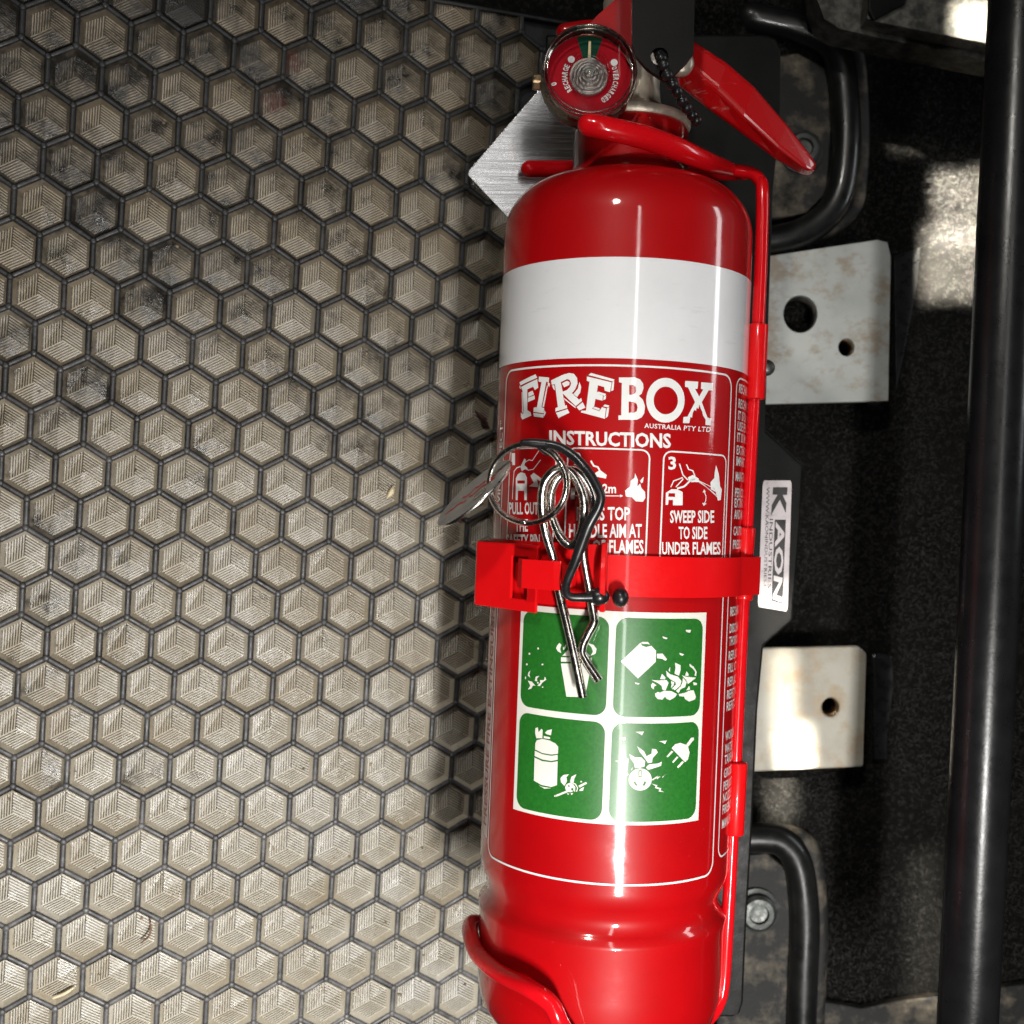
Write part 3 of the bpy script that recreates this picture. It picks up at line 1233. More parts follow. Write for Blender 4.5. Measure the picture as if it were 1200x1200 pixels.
def build_prints():
    # white band all round
    yt, yb = cyl(731, 301)[1], cyl(729, 420)[1]
    p = Print()
    p.poly([[(-math.pi * R * .999, yb), (math.pi * R * .999, yb), (math.pi * R * .999, yt), (-math.pi * R * .999, yt)]])
    p.finish('white_band', M['white_band'], EX, 0.00012)

    # ---- white printing on the red label
    p = Print()
    sl, sr = cyl(592.5, 480)[0], cyl(855.5, 480)[0]
    y_top, y_bot = cyl(729, 428.5)[1], cyl(722, 1037)[1]
    p.stroke(rrect(sl, y_bot, sr, y_top, 0.0042, 8), 0.00062, True)
    s2 = cyl(862, 470)[0]
    p.stroke(rrect(s2, y_bot + 0.004, s2 + 0.045, y_top, 0.0036, 8), 0.00058, True)
    s3 = sl - (s2 - sr)
    # FIRE in block letters
    z = Z(590, 420, 8.571)
    for lp in ([(165, 240), (325, 160), (343, 195), (175, 272)],
               [(180, 288), (343, 208), (353, 295), (318, 318), (302, 285), (243, 312), (243, 520), (275, 540), (283, 575), (195, 615), (180, 590), (178, 545), (200, 560), (208, 530), (195, 325)],
               [(252, 345), (295, 325), (310, 362), (255, 388)], [(250, 396), (315, 372), (318, 410), (248, 440)],
               [(187, 340), (193, 340), (203, 540), (192, 548)], [(165, 272), (175, 285), (178, 310), (168, 300)],
               [(360, 183), (462, 193), (458, 240), (432, 235), (385, 490), (412, 500), (408, 552), (305, 538), (308, 495), (340, 490), (385, 240), (355, 232)],
               [(303, 548), (410, 562), (403, 596), (310, 585)], [(440, 270), (449, 275), (410, 488), (394, 486)], [(447, 235), (472, 255), (462, 290), (449, 268)],
               [(415, 520), (428, 545), (412, 585), (410, 560)],
               [(530, 547), (645, 510), (664, 545), (555, 600)], [(735, 490), (797, 440), (825, 495), (765, 522)],
               [(765, 235), (783, 290), (772, 345), (742, 387), (703, 360), (748, 305)], [(608, 395), (725, 485), (728, 502), (615, 415)],
               [(590, 252), (640, 225), (668, 240), (662, 268), (612, 292)], [(490, 272), (512, 268), (520, 320), (505, 310)],
               [(880, 147), (1117, 213), (1105, 234), (855, 168)], [(1095, 240), (1113, 228), (1105, 320), (1080, 330)],
               [(930, 348), (952, 333), (1032, 358), (1018, 378)], [(1006, 385), (1032, 372), (1027, 410), (1002, 420)],
               [(897, 500), (918, 486), (967, 503), (965, 524)], [(1000, 480), (1020, 463), (1064, 475), (1052, 494)], [(1038, 502), (1062, 492), (1050, 580), (1026, 602)],
               [(925, 268), (942, 270), (932, 330), (918, 330)], [(900, 420), (910, 415), (903, 480), (890, 490)],
               [(840, 182), (1088, 242), (1070, 340), (1018, 325), (1012, 288), (950, 270), (938, 350), (1000, 375), (995, 425), (925, 408), (912, 480), (890, 505), (965, 530), (990, 490), (1030, 502), (1018, 607), (778, 542), (785, 525), (830, 525), (865, 235), (838, 225)]):
        p.px(z(*lp))
    p.px(z((480, 222), (600, 165), (660, 147), (710, 155), (742, 200), (745, 255), (720, 315), (690, 350), (760, 415), (782, 398), (790, 428), (728, 480), (597, 352), (620, 475), (637, 470), (643, 500), (525, 535), (525, 500), (550, 490), (520, 260), (488, 265)),
         z((578, 240), (598, 335), (640, 318), (672, 285), (682, 250), (668, 218), (640, 208)))
    z = Z(720, 420, 7.5)
    p.px(z((40, 168), (180, 168), (225, 185), (250, 220), (255, 260), (240, 308), (215, 330), (250, 365), (268, 420), (262, 480), (240, 518), (195, 540), (35, 540), (35, 503), (60, 500), (65, 215), (40, 210)),
         z((130, 235), (160, 232), (185, 250), (190, 278), (183, 305), (160, 320), (130, 320)), z((125, 380), (165, 380), (195, 400), (204, 430), (195, 465), (170, 478), (125, 478)))
    p.px(z(*circ(447, 368, 168, 197, 36)), z(*circ(450, 370, 106, 122, 30)))
    p.px(z((620, 198), (735, 205), (728, 268), (706, 268), (742, 335), (778, 273), (758, 268), (760, 210), (862, 218), (858, 280), (825, 282), (765, 385), (800, 480), (815, 520), (848, 530), (840, 588), (797, 585), (800, 540), (775, 500), (770, 470),
           (755, 440), (745, 405), (735, 445), (722, 430), (715, 462), (700, 452), (686, 480), (680, 520), (665, 515), (655, 570), (600, 568), (605, 515), (640, 512), (705, 385), (645, 255), (618, 250)))
    p.text('AUSTRALIA PTY LTD', [(755, 496), (833, 500.5), (832, 506.5), (755, 501.5)], bold=0.02, spacing=1.1)
    p.text('INSTRUCTIONS', [(644, 504), (786, 508), (786, 525.5), (644, 521)], bold=0.03)
    # three instruction boxes
    ytop = cyl(730, 526.5)[1]
    ylow = cyl(730, 668)[1]
    for xa, xb in ((596, 650), (663.5, 759), (775.5, 848.5)):
        p.stroke(rrect(cyl(xa, 590)[0], ylow, cyl(xb, 590)[0], ytop, 0.0026, 6), 0.0005, True)
    for t, q in (('PULL OUT', (597, 588.5, 631, 603)), ('THE', (604, 608.5, 619, 623)), ('SAFETY PIN', (593.5, 626, 633, 641)),
                 ('PRESS TOP', (676, 594, 738, 610)), ('HANDLE AIM AT', (667, 614, 752, 630)), ('BASE OF FLAMES', (665, 632.5, 754, 649.5)),
                 ('SWEEP SIDE', (785, 598, 836.5, 613)), ('TO SIDE', (795, 617, 828.5, 632)), ('UNDER FLAMES', (775.5, 635, 844, 650)), ('2m', (706, 567, 722, 578)),
                 ('2', (673, 530, 682, 545)), ('3', (783, 535, 792, 550.5)), ('1', (600, 531, 604, 545))):
        x0, y0, x1, y1 = q
        p.text(t, [(x0, y0), (x1, y0), (x1, y1), (x0, y1)], bold=0.025)
    # side panel text, running round out of sight
    cap = 0.0031
    for py, t in ((455, 'RECHARGE'), (472.5, 'RECHARGE IMMEDIATELY'), (486.5, 'IT IS DANGEROUS'), (499, 'USE PERIODIC'), (512, 'IT IS IMPORTANT'), (527, 'EXTINGUISHER'), (540, 'IMPARTIES'), (558, 'MAINTENANCE'),
                  (577, 'PERIODICALLY'), (589, 'EXTINGUISHER'), (602.5, 'AND MAINTAIN'), (622, 'CAUTION'), (638, 'PRESSURE'),
                  (717, 'RECHARGE'), (737, 'DISCHARGE'), (752, 'THOROUGHLY'), (769, 'REPLACE'), (784, 'FILL CYLINDER'), (800, 'REPLACE'), (815, 'REFIT NO'), (829, 'REFIT SA'), (864, 'WORKING'), (879, 'WATER'),
                  (892, 'TARE WEIGHT'), (908, 'GROSS'), (923, 'PERIOD'), (937, 'NOZZLE'), (951, 'FIREBOX'), (968, 'MANUFACTURED')):
        xx = 866 - (py - 455) * 0.047
        s, y = cyl(xx, py)
        p.text(t, sy=(s2 + 0.0022, y - cap / 2, len(t) * 0.0019, cap), bold=0.02)
    # left edge strip text, read upwards
    V, Fc = text_mesh('"WIND EFFECT"', 0.02)
    sa = sl - 0.0050
    ya, yb_ = cyl(590, 602)[1], cyl(590, 492)[1]
    vv = [p.bm.verts.new((sa + (1 - v) * 0.0036, ya + u * (yb_ - ya), 0)) for u, v in V]
    for fc in Fc:
        p.bm.faces.new([vv[i] for i in fc])
    p.finish('label_lettering', M['print'], EX, 0.00016)
    # faded strip with red lettering at the lower left
    p = Print()
    y0, y1 = cyl(580, 988)[1], cyl(590, 668)[1]
    p.poly([[(sl - 0.0078, y0), (sl - 0.0012, y0), (sl - 0.0012, y1), (sl - 0.0078, y1)]])
    strip = p.finish('side_strip', M['pinkish'], EX, 0.00014)
    p = Print()
    V, Fc = text_mesh('PRESSURE FIRE EXTINGUISHER', 0.02)
    ya, yb_ = cyl(580, 975)[1], cyl(590, 690)[1]
    vv = [p.bm.verts.new((sl - 0.0064 + (1 - v) * 0.0040, ya + u * (yb_ - ya), 0)) for u, v in V]
    for fc in Fc:
        p.bm.faces.new([vv[i] for i in fc])
    p.finish('side_lettering', M['red_print'], strip, 0.0002)

    # ---- instruction pictograms
    def pict(z, polys, strokes=(), holes=()):
        p = Print()
        for lp in polys:
            p.px(z(*lp))
        for lp in holes:
            p.px(*[z(*q) for q in lp])
        for pts, w in strokes:
            p.pstroke(z(*pts), w)
        return p.finish('pictogram', M['print'], EX, 0.00017)
    z3 = Z(570, 515, 8.571)
    pict(z3, [[(345, 275), (385, 192), (402, 205), (385, 260), (410, 280), (425, 310), (390, 300), (360, 320)],
              [(445, 365), (480, 335), (560, 395), (545, 420), (510, 400), (530, 480), (430, 470), (480, 435)]],
         [([(265, 600), (272, 450), (282, 320), (310, 285), (345, 272)], 1.5), ([(385, 235), (430, 205), (465, 212), (530, 115)], 0.9), ([(420, 310), (475, 300), (548, 205)], 0.9)],
         [[[(300, 390), (320, 350), (350, 330), (390, 340), (412, 385), (410, 610), (385, 610), (385, 515), (320, 515), (318, 610), (298, 610)], [(315, 412), (390, 412), (390, 443), (315, 443)]]])
    z4 = Z(660, 515, 6)
    pict(z4, [[(435, 360), (470, 330), (475, 290), (500, 270), (505, 238), (525, 285), (520, 330), (540, 310), (548, 340), (575, 370), (577, 410), (560, 438), (510, 435), (480, 405), (440, 400)],
              [(540, 290), (565, 262), (560, 300), (548, 308)], [(225, 235), (260, 215), (307, 250), (300, 275), (225, 260)],
              [(52, 420), (58, 340), (130, 335), (130, 362), (85, 364), (83, 390), (110, 390), (110, 400), (83, 400), (83, 420)], [(400, 386), (422, 397), (400, 407)]],
         [([(195, 150), (215, 185), (245, 195), (260, 225), (285, 245)], 2.0), ([(230, 396), (400, 397)], 1.0)])
    pict(z4, [[(875, 265), (910, 250), (950, 275), (955, 300), (900, 300), (880, 290)],
              [(1035, 350), (1033, 300), (1060, 270), (1062, 230), (1072, 180), (1090, 240), (1100, 330), (1112, 350), (1105, 425), (1085, 430), (1070, 370)],
              [(988, 350), (1000, 372), (978, 372)], [(985, 468), (975, 445), (1005, 450)]],
         [([(755, 335), (775, 292), (838, 268), (840, 280), (790, 335)], 1.4), ([(800, 345), (850, 330), (890, 290), (940, 272)], 2.2), ([(815, 170), (840, 250), (875, 285)], 1.6),
          ([(865, 175), (880, 210), (910, 220), (925, 262)], 1.6), ([(950, 290), (1075, 355)], 0.8), ([(950, 297), (1085, 400)], 0.8), ([(955, 294), (1095, 420)], 0.8), ([(990, 372), (1002, 400), (1000, 430), (990, 450)], 1.2)],
         [[[(720, 375), (760, 350), (800, 350), (838, 370), (838, 463), (770, 463), (770, 425), (740, 425), (735, 460), (718, 460)], [(740, 378), (785, 378), (785, 405), (737, 402)]]])

    # ---- class panel: cream backing, four green tiles, white pictograms
    s0, s1 = cyl(606.5, 830)[0], cyl(823, 830)[0]
    y1, y0 = cyl(715, 716)[1], cyl(712, 966)[1]
    Wd, Hh = s1 - s0, y1 - y0
    p = Print()
    p.poly([[(s0, y0), (s1, y0), (s1, y1), (s0, y1)]])
    panel = p.finish('class_panel', M['cream'], EX, 0.00018)
    for (fx0, fx1) in ((0.022, 0.484), (0.516, 0.978)):
        for (fy0, fy1) in ((0.016, 0.478), (0.508, 0.972)):
            p = Print()
            p.poly([rrect(s0 + fx0 * Wd, y0 + fy0 * Hh, s0 + fx1 * Wd, y0 + fy1 * Hh, 0.0036, 6)])
            p.finish('green_tile', M['green'], panel, 0.00023)

    def cpict(z, polys, strokes=(), holes=()):
        p = Print()
        for lp in polys:
            p.px(z(*lp))
        for lp in holes:
            p.px(*[z(*q) for q in lp])
        for pts, w in strokes:
            p.pstroke(z(*pts), w)
        return p.finish('pictogram', M['cream'], panel, 0.00029)
    cpict(Z(600, 710, 8.571), [[(495, 578), (800, 573), (742, 880), (735, 915), (550, 910)], [(497, 515), (805, 520), (803, 555), (495, 560)], [(570, 435), (730, 440), (790, 505), (510, 500)],
                               [(480, 372), (500, 390), (488, 430), (498, 475), (465, 455), (447, 425), (460, 395)], [(755, 370), (820, 390), (850, 430), (840, 480), (790, 500), (815, 460), (800, 415)],
                               [(550, 385), (540, 420), (520, 445), (515, 420)], [(190, 648), (170, 670), (165, 700), (190, 720), (180, 690)], [(280, 700), (245, 710), (235, 750), (260, 760), (255, 730)],
                               [(335, 710), (350, 740), (310, 770), (285, 805), (260, 800), (290, 770), (285, 745), (325, 745)], [(205, 760), (240, 800), (215, 800), (200, 830), (165, 840), (190, 800), (165, 750)],
                               circ(268, 428, 9, 11, 8), circ(181, 480, 9, 11, 8), circ(155, 587, 9, 11, 8), circ(311, 588, 10, 9, 8), circ(265, 772, 9, 9, 8), circ(312, 815, 7, 7, 8), circ(142, 722, 6, 14, 8)])
    cpict(Z(710, 710, 8.571), [[(150, 557), (345, 370), (360, 398), (400, 412), (455, 400), (500, 450), (498, 560), (320, 728)], [(345, 375), (365, 360), (420, 362), (440, 390), (415, 380), (375, 380)],
                               [(510, 480), (565, 478), (610, 535), (595, 550), (560, 530), (510, 525)], [(565, 305), (615, 320), (605, 335), (570, 322)], [(795, 240), (850, 240), (840, 268), (805, 262)],
                               [(735, 470), (782, 485), (765, 500), (738, 490)], [(288, 765), (338, 778), (325, 790), (295, 782)], [(870, 765), (910, 775), (905, 795), (875, 795)],
                               [(690, 570), (745, 595), (745, 640), (730, 700), (685, 680), (695, 620)], [(600, 650), (640, 685), (720, 710), (755, 755), (740, 800), (690, 845), (658, 830), (697, 790), (695, 765), (650, 740), (610, 705)],
                               [(760, 695), (800, 710), (900, 720), (818, 785), (805, 750)], [(768, 720), (806, 765), (790, 815), (745, 835), (725, 875), (700, 852), (748, 805), (765, 760)],
                               [(650, 752), (683, 768), (675, 798), (648, 826), (655, 790)], [(455, 742), (520, 748), (605, 744), (625, 772), (595, 850), (565, 840), (555, 800), (520, 775)], [(560, 680), (595, 720), (590, 736), (540, 735)],
                               [(450, 795), (465, 770), (505, 795), (480, 810), (478, 838), (455, 820)],
                               [(490, 880), (520, 862), (540, 870), (580, 852), (650, 854), (710, 885), (690, 915), (640, 945), (610, 935), (590, 910), (565, 940), (520, 935), (495, 910)],
                               [(725, 885), (790, 872), (830, 850), (875, 845), (890, 890), (900, 915), (885, 940), (830, 960), (790, 935), (780, 910), (735, 905)],
                               [(835, 580), (875, 610), (905, 660), (900, 705), (885, 700), (890, 660), (865, 625), (835, 605)], [(805, 655), (828, 690), (820, 702), (790, 700)], [(640, 610), (640, 660), (625, 650)], [(830, 800), (840, 838), (802, 848)]])
    cpict(Z(600, 830, 8.571), [[(240, 200), (265, 190), (272, 240), (300, 205), (312, 215), (310, 300), (250, 300), (238, 250)], [(335, 245), (360, 220), (405, 210), (395, 270), (355, 260)], [(325, 277), (388, 290), (385, 308), (322, 298)],
                               [(240, 350), (255, 320), (310, 306), (380, 322), (440, 352), (468, 385), (465, 455), (400, 463), (310, 448), (238, 412)], [(235, 425), (310, 460), (400, 476), (462, 467), (462, 515), (400, 528), (310, 513), (233, 478)],
                               [(232, 494), (310, 530), (400, 541), (462, 530), (455, 770), (400, 788), (300, 768), (225, 725)], [(275, 772), (310, 787), (400, 800), (330, 806)],
                               [(490, 700), (520, 668), (575, 660), (550, 690), (555, 730), (530, 778), (495, 740)], [(650, 660), (630, 700), (620, 745), (585, 735), (600, 685)], [(440, 870), (575, 815), (585, 832), (450, 886)],
                               [(670, 775), (745, 738), (755, 755), (680, 795)], [(680, 815), (725, 785), (715, 825), (680, 830)], [(555, 850), (580, 858), (565, 868)], [(592, 848), (618, 850), (600, 872)], circ(435, 880, 8, 8, 8), circ(697, 735, 9, 8, 8)],
          [([(560 + 0, 770), (600, 742), (640, 760), (662, 800), (650, 835)], 1.2), ([(575, 775), (605, 760), (635, 790), (630, 835)], 1.0)],
          [[circ(585, 795, 48, 46, 18), circ(575, 775, 13, 12, 10), circ(608, 812, 12, 14, 10)]])
    cpict(Z(710, 830, 8.571), [[(310, 378), (380, 430), (405, 480), (455, 455), (460, 405), (500, 410), (518, 440), (465, 500), (460, 543), (420, 548), (388, 500), (340, 440)],
                               [(232, 455), (290, 490), (355, 492), (392, 530), (385, 583), (345, 594), (290, 600), (280, 550), (245, 500)], [(402, 590), (430, 562), (520, 552), (558, 535), (550, 575), (430, 615), (412, 610)],
                               [(190, 490), (225, 505), (220, 570), (210, 640), (228, 665), (205, 680), (160, 660), (158, 620), (190, 560)], [(270, 585), (260, 620), (248, 620)],
                               [(130, 295), (170, 293), (190, 285), (200, 310), (180, 322)], [(295, 235), (380, 232), (360, 270), (340, 255)], [(530, 330), (608, 322), (590, 357), (570, 345)], [(88, 525), (155, 520), (155, 545), (135, 548)],
                               [(655, 400), (690, 360), (740, 345), (800, 365), (850, 295), (875, 290), (880, 310), (820, 385), (835, 440), (820, 510), (790, 540)],
                               [(655, 425), (672, 435), (618, 490), (605, 482)], [(708, 482), (725, 490), (672, 548), (660, 538)], [(762, 528), (780, 540), (722, 600), (708, 588)],
                               [(460, 712), (520, 675), (512, 690), (545, 680), (510, 712), (506, 698), (464, 724)], [(560, 690), (612, 650), (582, 675), (566, 694)],
                               [(455, 753), (515, 773), (503, 787), (552, 803), (545, 822), (582, 840), (525, 832), (535, 814), (490, 797), (496, 781)], [(334, 630), (350, 630), (350, 682), (334, 682)]],
          (), [[circ(342, 713, 115, 111, 36), [(325, 620), (357, 620), (357, 692), (325, 692)], [(272, 738), (290, 730), (316, 770), (300, 780)], [(367, 772), (385, 730), (403, 738), (385, 778)]]])


build_prints()


# ------------------------------------------------------------------ gauge, handles, lever
def build_head():
    # gauge: axis towards the viewer
    gz = 0.029
    c = L(691, 84, gz)
    rad = 57 * (DA - gz) / FPX
    g = empty('pressure_gauge')
    g.parent = EX
    g.location = c
    g.rotation_euler = (math.radians(-3), math.radians(2), 0)
    T = 0.012
    bm = lathe([(0, -T), (rad * .86, -T), (rad * .97, -T * .85), (rad, -T * .6), (rad, -0.0028), (rad * .985, -0.0020), (rad * .93, -0.0018), (rad * .92, -0.0045), (0, -0.0045)], 72, 'Z')
    autosmooth(obj('case', bm, M['brass_dark'], g), 30)

    def disc(name, loops, m, z):
        bm = bmesh.new()
        for lps in loops:
            flat = [q for lp in lps for q in lp]
            tr = tessellate_polygon([[Vector((q[0], q[1], 0)) for q in lp] for lp in lps])
            vv = [bm.verts.new((q[0], q[1], z)) for q in flat]
            for t in tr:
                f = bm.faces.new([vv[i] for i in t])
                f.normal_update()
                if f.normal.z < 0:
                    f.normal_flip()
        return obj(name, bm, m, g, smooth=False)
    rd = rad * .90
    disc('dial', [[circ(0, 0, rd, rd, 60)]], M['gauge_red'], -0.0042)
    gs = [(rd * .25 * math.cos(math.radians(a)), rd * .25 * math.sin(math.radians(a))) for a in range(72, 109, 6)][::-1]
    ge = [(rd * .97 * math.cos(math.radians(a)), rd * .97 * math.sin(math.radians(a))) for a in range(72, 109, 4)]
    disc('green_zone', [[ge + gs]], M['gauge_green'], -0.0040)
    k = rad / 57.0
    disc('dial_marks', [[circ(-21 * k, 20 * k, 4.2 * k, 4.2 * k, 16)], [circ(30 * k, 19 * k, 4.2 * k, 4.2 * k, 16)]], M['print'], -0.00385)
    # curved words on the dial
    bm = bmesh.new()

    def arc_text(t, r, a0, a1, h, cond=0.55, inward=False):
        n = len(t)
        for i, ch in enumerate(t):
            if ch == ' ':
                continue
            V, Fc = text_mesh(ch, 0.03)
            a = math.radians(a0 + (a1 - a0) * i / max(n - 1, 1))
            w = h * (0.25 if ch in 'I' else cond)
            vv = []
            for u, v in V:
                x, y = (u - .5) * w, (v - .5) * h
                th = a - math.pi / 2 if not inward else a + math.pi / 2
                X = r * math.cos(a) + x * math.cos(th) - y * math.sin(th)
                Y = r * math.sin(a) + x * math.sin(th) + y * math.cos(th)
                vv.append(bm.verts.new((X, Y, -0.0038)))
            for fc in Fc:
                try:
                    f = bm.faces.new([vv[q] for q in fc])
                except ValueError:
                    continue
                f.normal_update()
                if f.normal.z < 0:
                    f.normal_flip()
    arc_text('RECHARGE', rd * .55, 218, 156, 6.5 * k)
    arc_text('OVERCHARGED', rd * .64, 22, -56, 6.5 * k, 0.5)
    arc_text('0', rd * .82, 195, 195, 7 * k)
    obj('dial_lettering', bm, M['print'], g, smooth=False)
    # needle
    bm = prism([[(-0.0006, 0), (0.0006, 0), (0.00035, rd * .82), (-0.00035, rd * .82)]], -0.0034, -0.0030)
    obj('needle', bm, M['needle'], g, smooth=False)
    for rr_, zz_, tt_ in ((rad * .955, 0.0012, 0.00032), (rad * .875, 0.0010, 0.00020)):  # bright metal rings stand in for highlights on the clear lens rim
        bm = tube([Vector((rr_ * math.cos(2 * math.pi * q / 60), rr_ * math.sin(2 * math.pi * q / 60), zz_)) for q in range(60)], tt_, 8, 1, closed=True, smooth=False)
        obj('rim_highlight', bm, M['ring'], g)
    # clear lens with a raised rim and stepped centre
    prof = [(rad * .985, -0.0022), (rad * .985, 0.0008), (rad * .95, 0.0020), (rad * .90, 0.0024), (rad * .86, 0.0018), (rad * .84, 0.0006), (rad * .46, 0.0008)]
    for q in range(6):
        r = rad * (.44 - .065 * q)
        prof += [(r, 0.0012 + q * .0006), (r - rad * .02, 0.0021 + q * .0006), (r - rad * .045, 0.0021 + q * .0006), (r - rad * .06, 0.0016 + q * .0006)]
    prof += [(rad * .03, 0.0052), (0, 0.0056)]
    o = obj('lens', lathe(prof, 72, 'Z', False), M['glass'], g)
    autosmooth(o, 25)
    hp = [(rad * .40, -0.0037)]
    for q in range(5):
        r_ = rad * (.40 - .075 * q)
        hp += [(r_, -0.0030 + q * .0006), (r_ - rad * .015, -0.0026 + q * .0006), (r_ - rad * .05, -0.0026 + q * .0006), (r_ - rad * .07, -0.0030 + q * .0006)]
    hp += [(0, 0.0004)]
    bm = lathe(hp, 48, 'Z')
    bm.transform(Matrix.Translation((0, -rad * .02, 0)))
    autosmooth(obj('hub', bm, M['hub'], g), 30)
    # stem from gauge to the valve, and small nut on the left
    bm = tube([c + Vector((0, 0, -T)), L(722, 95, 0.012), L(738, 100, 0.0)], 0.0055, 20, 4)
    obj('gauge_stem', bm, M['brass'], EX)
    a = L(640, 97, gz - .008)
    bm = tube([a, a + Vector((-0.0045, 0, 0))], 0.0028, 6, 1, smooth=False, round_caps=False)
    o = obj('side_nut', bm, M['bronze'], EX, smooth=False)
    bevel(o, 0.0004)

    # carry handle, right: folded channel with a top face and two sides
    def slab(name, pts, z0, z1, m, bev=0.0012, ramp_fn=None):
        pl = [L(x, y, 0.0) for x, y in pts]
        bm = bmesh.new()
        f = ramp_fn or (lambda x, y: 0.0)
        loops = [[(x, y) for x, y in pts]]
        tris = tessellate_polygon([[Vector((x, -y, 0)) for x, y in pts]])
        A = [bm.verts.new(L(x, y, z1 + f(x, y))) for x, y in pts]
        B = [bm.verts.new(L(x, y, z0 + f(x, y))) for x, y in pts]
        for t in tris:
            bm.faces.new([A[i] for i in t])
            bm.faces.new([B[i] for i in t[::-1]])
        n = len(pts)
        for i in range(n):
            bm.faces.new((A[i], A[(i + 1) % n], B[(i + 1) % n], B[i]))
        bmesh.ops.recalc_face_normals(bm, faces=bm.faces)
        return bevel(obj(name, bm, m, EX), bev, 3)
    # carry handle: a folded channel, top ridge towards the viewer
    P = [(790, 74, 92, 0.020), (812, 66, 108, 0.022), (846, 84, 132, 0.024), (880, 112, 158, 0.022), (920, 152, 186, 0.018), (948, 186, 203, 0.014), (957, 197, 204, 0.012)]
    bm = bmesh.new()
    rows = []
    up = [(790, 60), (812, 48), (852, 74), (884, 102), (922, 146), (950, 182), (958, 194)]
    mid = [(792, 84), (808, 76), (842, 104), (872, 134), (912, 172), (943, 197), (953, 201)]
    low = [(794, 100), (800, 104), (830, 128), (866, 154), (908, 186), (938, 204), (950, 206)]
    zz = [0.020, 0.022, 0.024, 0.023, 0.019, 0.015, 0.013]
    for u, m_, l, z in zip(up, mid, low, zz):
        rows.append([bm.verts.new(L(u[0], u[1], z - .012)), bm.verts.new(L(u[0], u[1], z - .001)), bm.verts.new(L(m_[0], m_[1], z + .0015)), bm.verts.new(L(l[0], l[1], z - .005)), bm.verts.new(L(l[0], l[1], z - .014))])
    for a, b in zip(rows, rows[1:]):
        for q in range(4):
            bm.faces.new((a[q], a[q + 1], b[q + 1], b[q]))
        bm.faces.new((a[4], a[0], b[0], b[4]))
    bm.faces.new(rows[0])
    bm.faces.new(rows[-1])
    bmesh.ops.recalc_face_normals(bm, faces=bm.faces)
    M['worn'] = worn_red()
    o = bevel(obj('carry_handle', bm, M['worn'], EX), 0.0016, 3, 20)
    # left root of the handle behind the gauge
    slab('handle_root', [(668, 52), (700, 18), (745, -22), (745, 58), (715, 56)], 0.006, 0.020, M['red'], 0.0014)
    bm = tube([L(662, 38, 0.012), L(690, 34, 0.012), L(720, 34, 0.010)], 0.0030, 14, 4)
    obj('handle_pin', bm, M['red'], EX)
    # rivet between handle and lever
    bm = lathe([(0.0042, 0), (0.0042, 0.002), (0.0030, 0.0032), (0, 0.0036)], 24, 'Z')
    bm.transform(Matrix.Translation(L(797, 76, 0.028)))
    obj('rivet', bm, M['brass'], EX)
    # black lever strip with a hole
    lz = 0.042
    outer = [(741, -70), (815, -70), (813, 62), (806, 72), (786, 92), (778, 94), (758, 80), (746, 66), (741, 52)]
    bm = bmesh.new()
    bm = prism([[tuple(L(x, y, lz)[:2]) for x, y in outer], [tuple(L(x, y, lz)[:2]) for x, y in circ(773, 66, 10.5, 10.5, 22)]], lz - 0.0022, lz, bm)
    obj('lever', bm, M['black_paint'], EX, smooth=False)


M['brass_dark'] = simple('tarnished_gauge_case', (0.22, 0.19, 0.15), 0.30, 1.0, 0, 0.3, 150)
M['needle'] = simple('brass_needle', (0.62, 0.52, 0.30), 0.3, 1.0)
M['hub'] = simple('gauge_hub_metal', (0.62, 0.60, 0.57), 0.28, 0.9, rvar=0.05)
build_head()

# beaded seal tie hanging from the lever hole
bm = bmesh.new()
BW = Matrix.Translation(ORG) @ Matrix.Rotation(-TILT, 4, 'Z')
pts = catmull([L(772, 62, 0.038), L(776, 72, 0.045), L(783, 90, 0.044), L(793, 107, 0.040), (L(803, 124, 0.036)), L(816, 141, 0.030)], 8)
tube(pts, 0.0009, 8, 1, smooth=False, bm=bm)
acc, last = 0, pts[0]
for a in pts:
    acc += (a - last).length
    last = a
    if acc > 0.0030 or a is pts[0]:
        acc = 0
        bmesh.ops.create_uvsphere(bm, u_segments=12, v_segments=8, radius=0.0018, matrix=Matrix.Translation(a))
bm.transform(BW)
tag(obj('seal_tie', bm, M['black_plastic']), 'beaded black plastic seal tie hanging from the hole of the black lever', 'seal tie')

# aluminium tag behind the neck
def build_tag():
    z = ZA - 0.034
    loop = [(548, 206), (549, 202), (628, 112), (640, 96), (650, 92), (800, 128), (803, 134), (792, 160), (668, 296), (660, 300), (603, 262)]
    bm = px_plate([loop], z, 0.0009)
    c = at(670, 190, z)
    bm.transform(Matrix.Translation(c) @ Matrix.Rotation(math.radians(9), 4, Vector((1, 0.6, 0))) @ Matrix.Translation(-c))
    o = obj('metal_tag', bm, M['foil'], smooth=False)
    bevel(o, 0.0003, 2)
    tag(o, 'shiny square aluminium tag behind the extinguisher neck', 'tag')


build_tag()


# ================================================================== CRADLE: red wire frame with strap and latch
CR = empty('wire_cradle', ORG, (0, 0, -TILT))
tag(CR, 'red coated wire cradle with strap and latch holding the extinguisher', 'cradle')


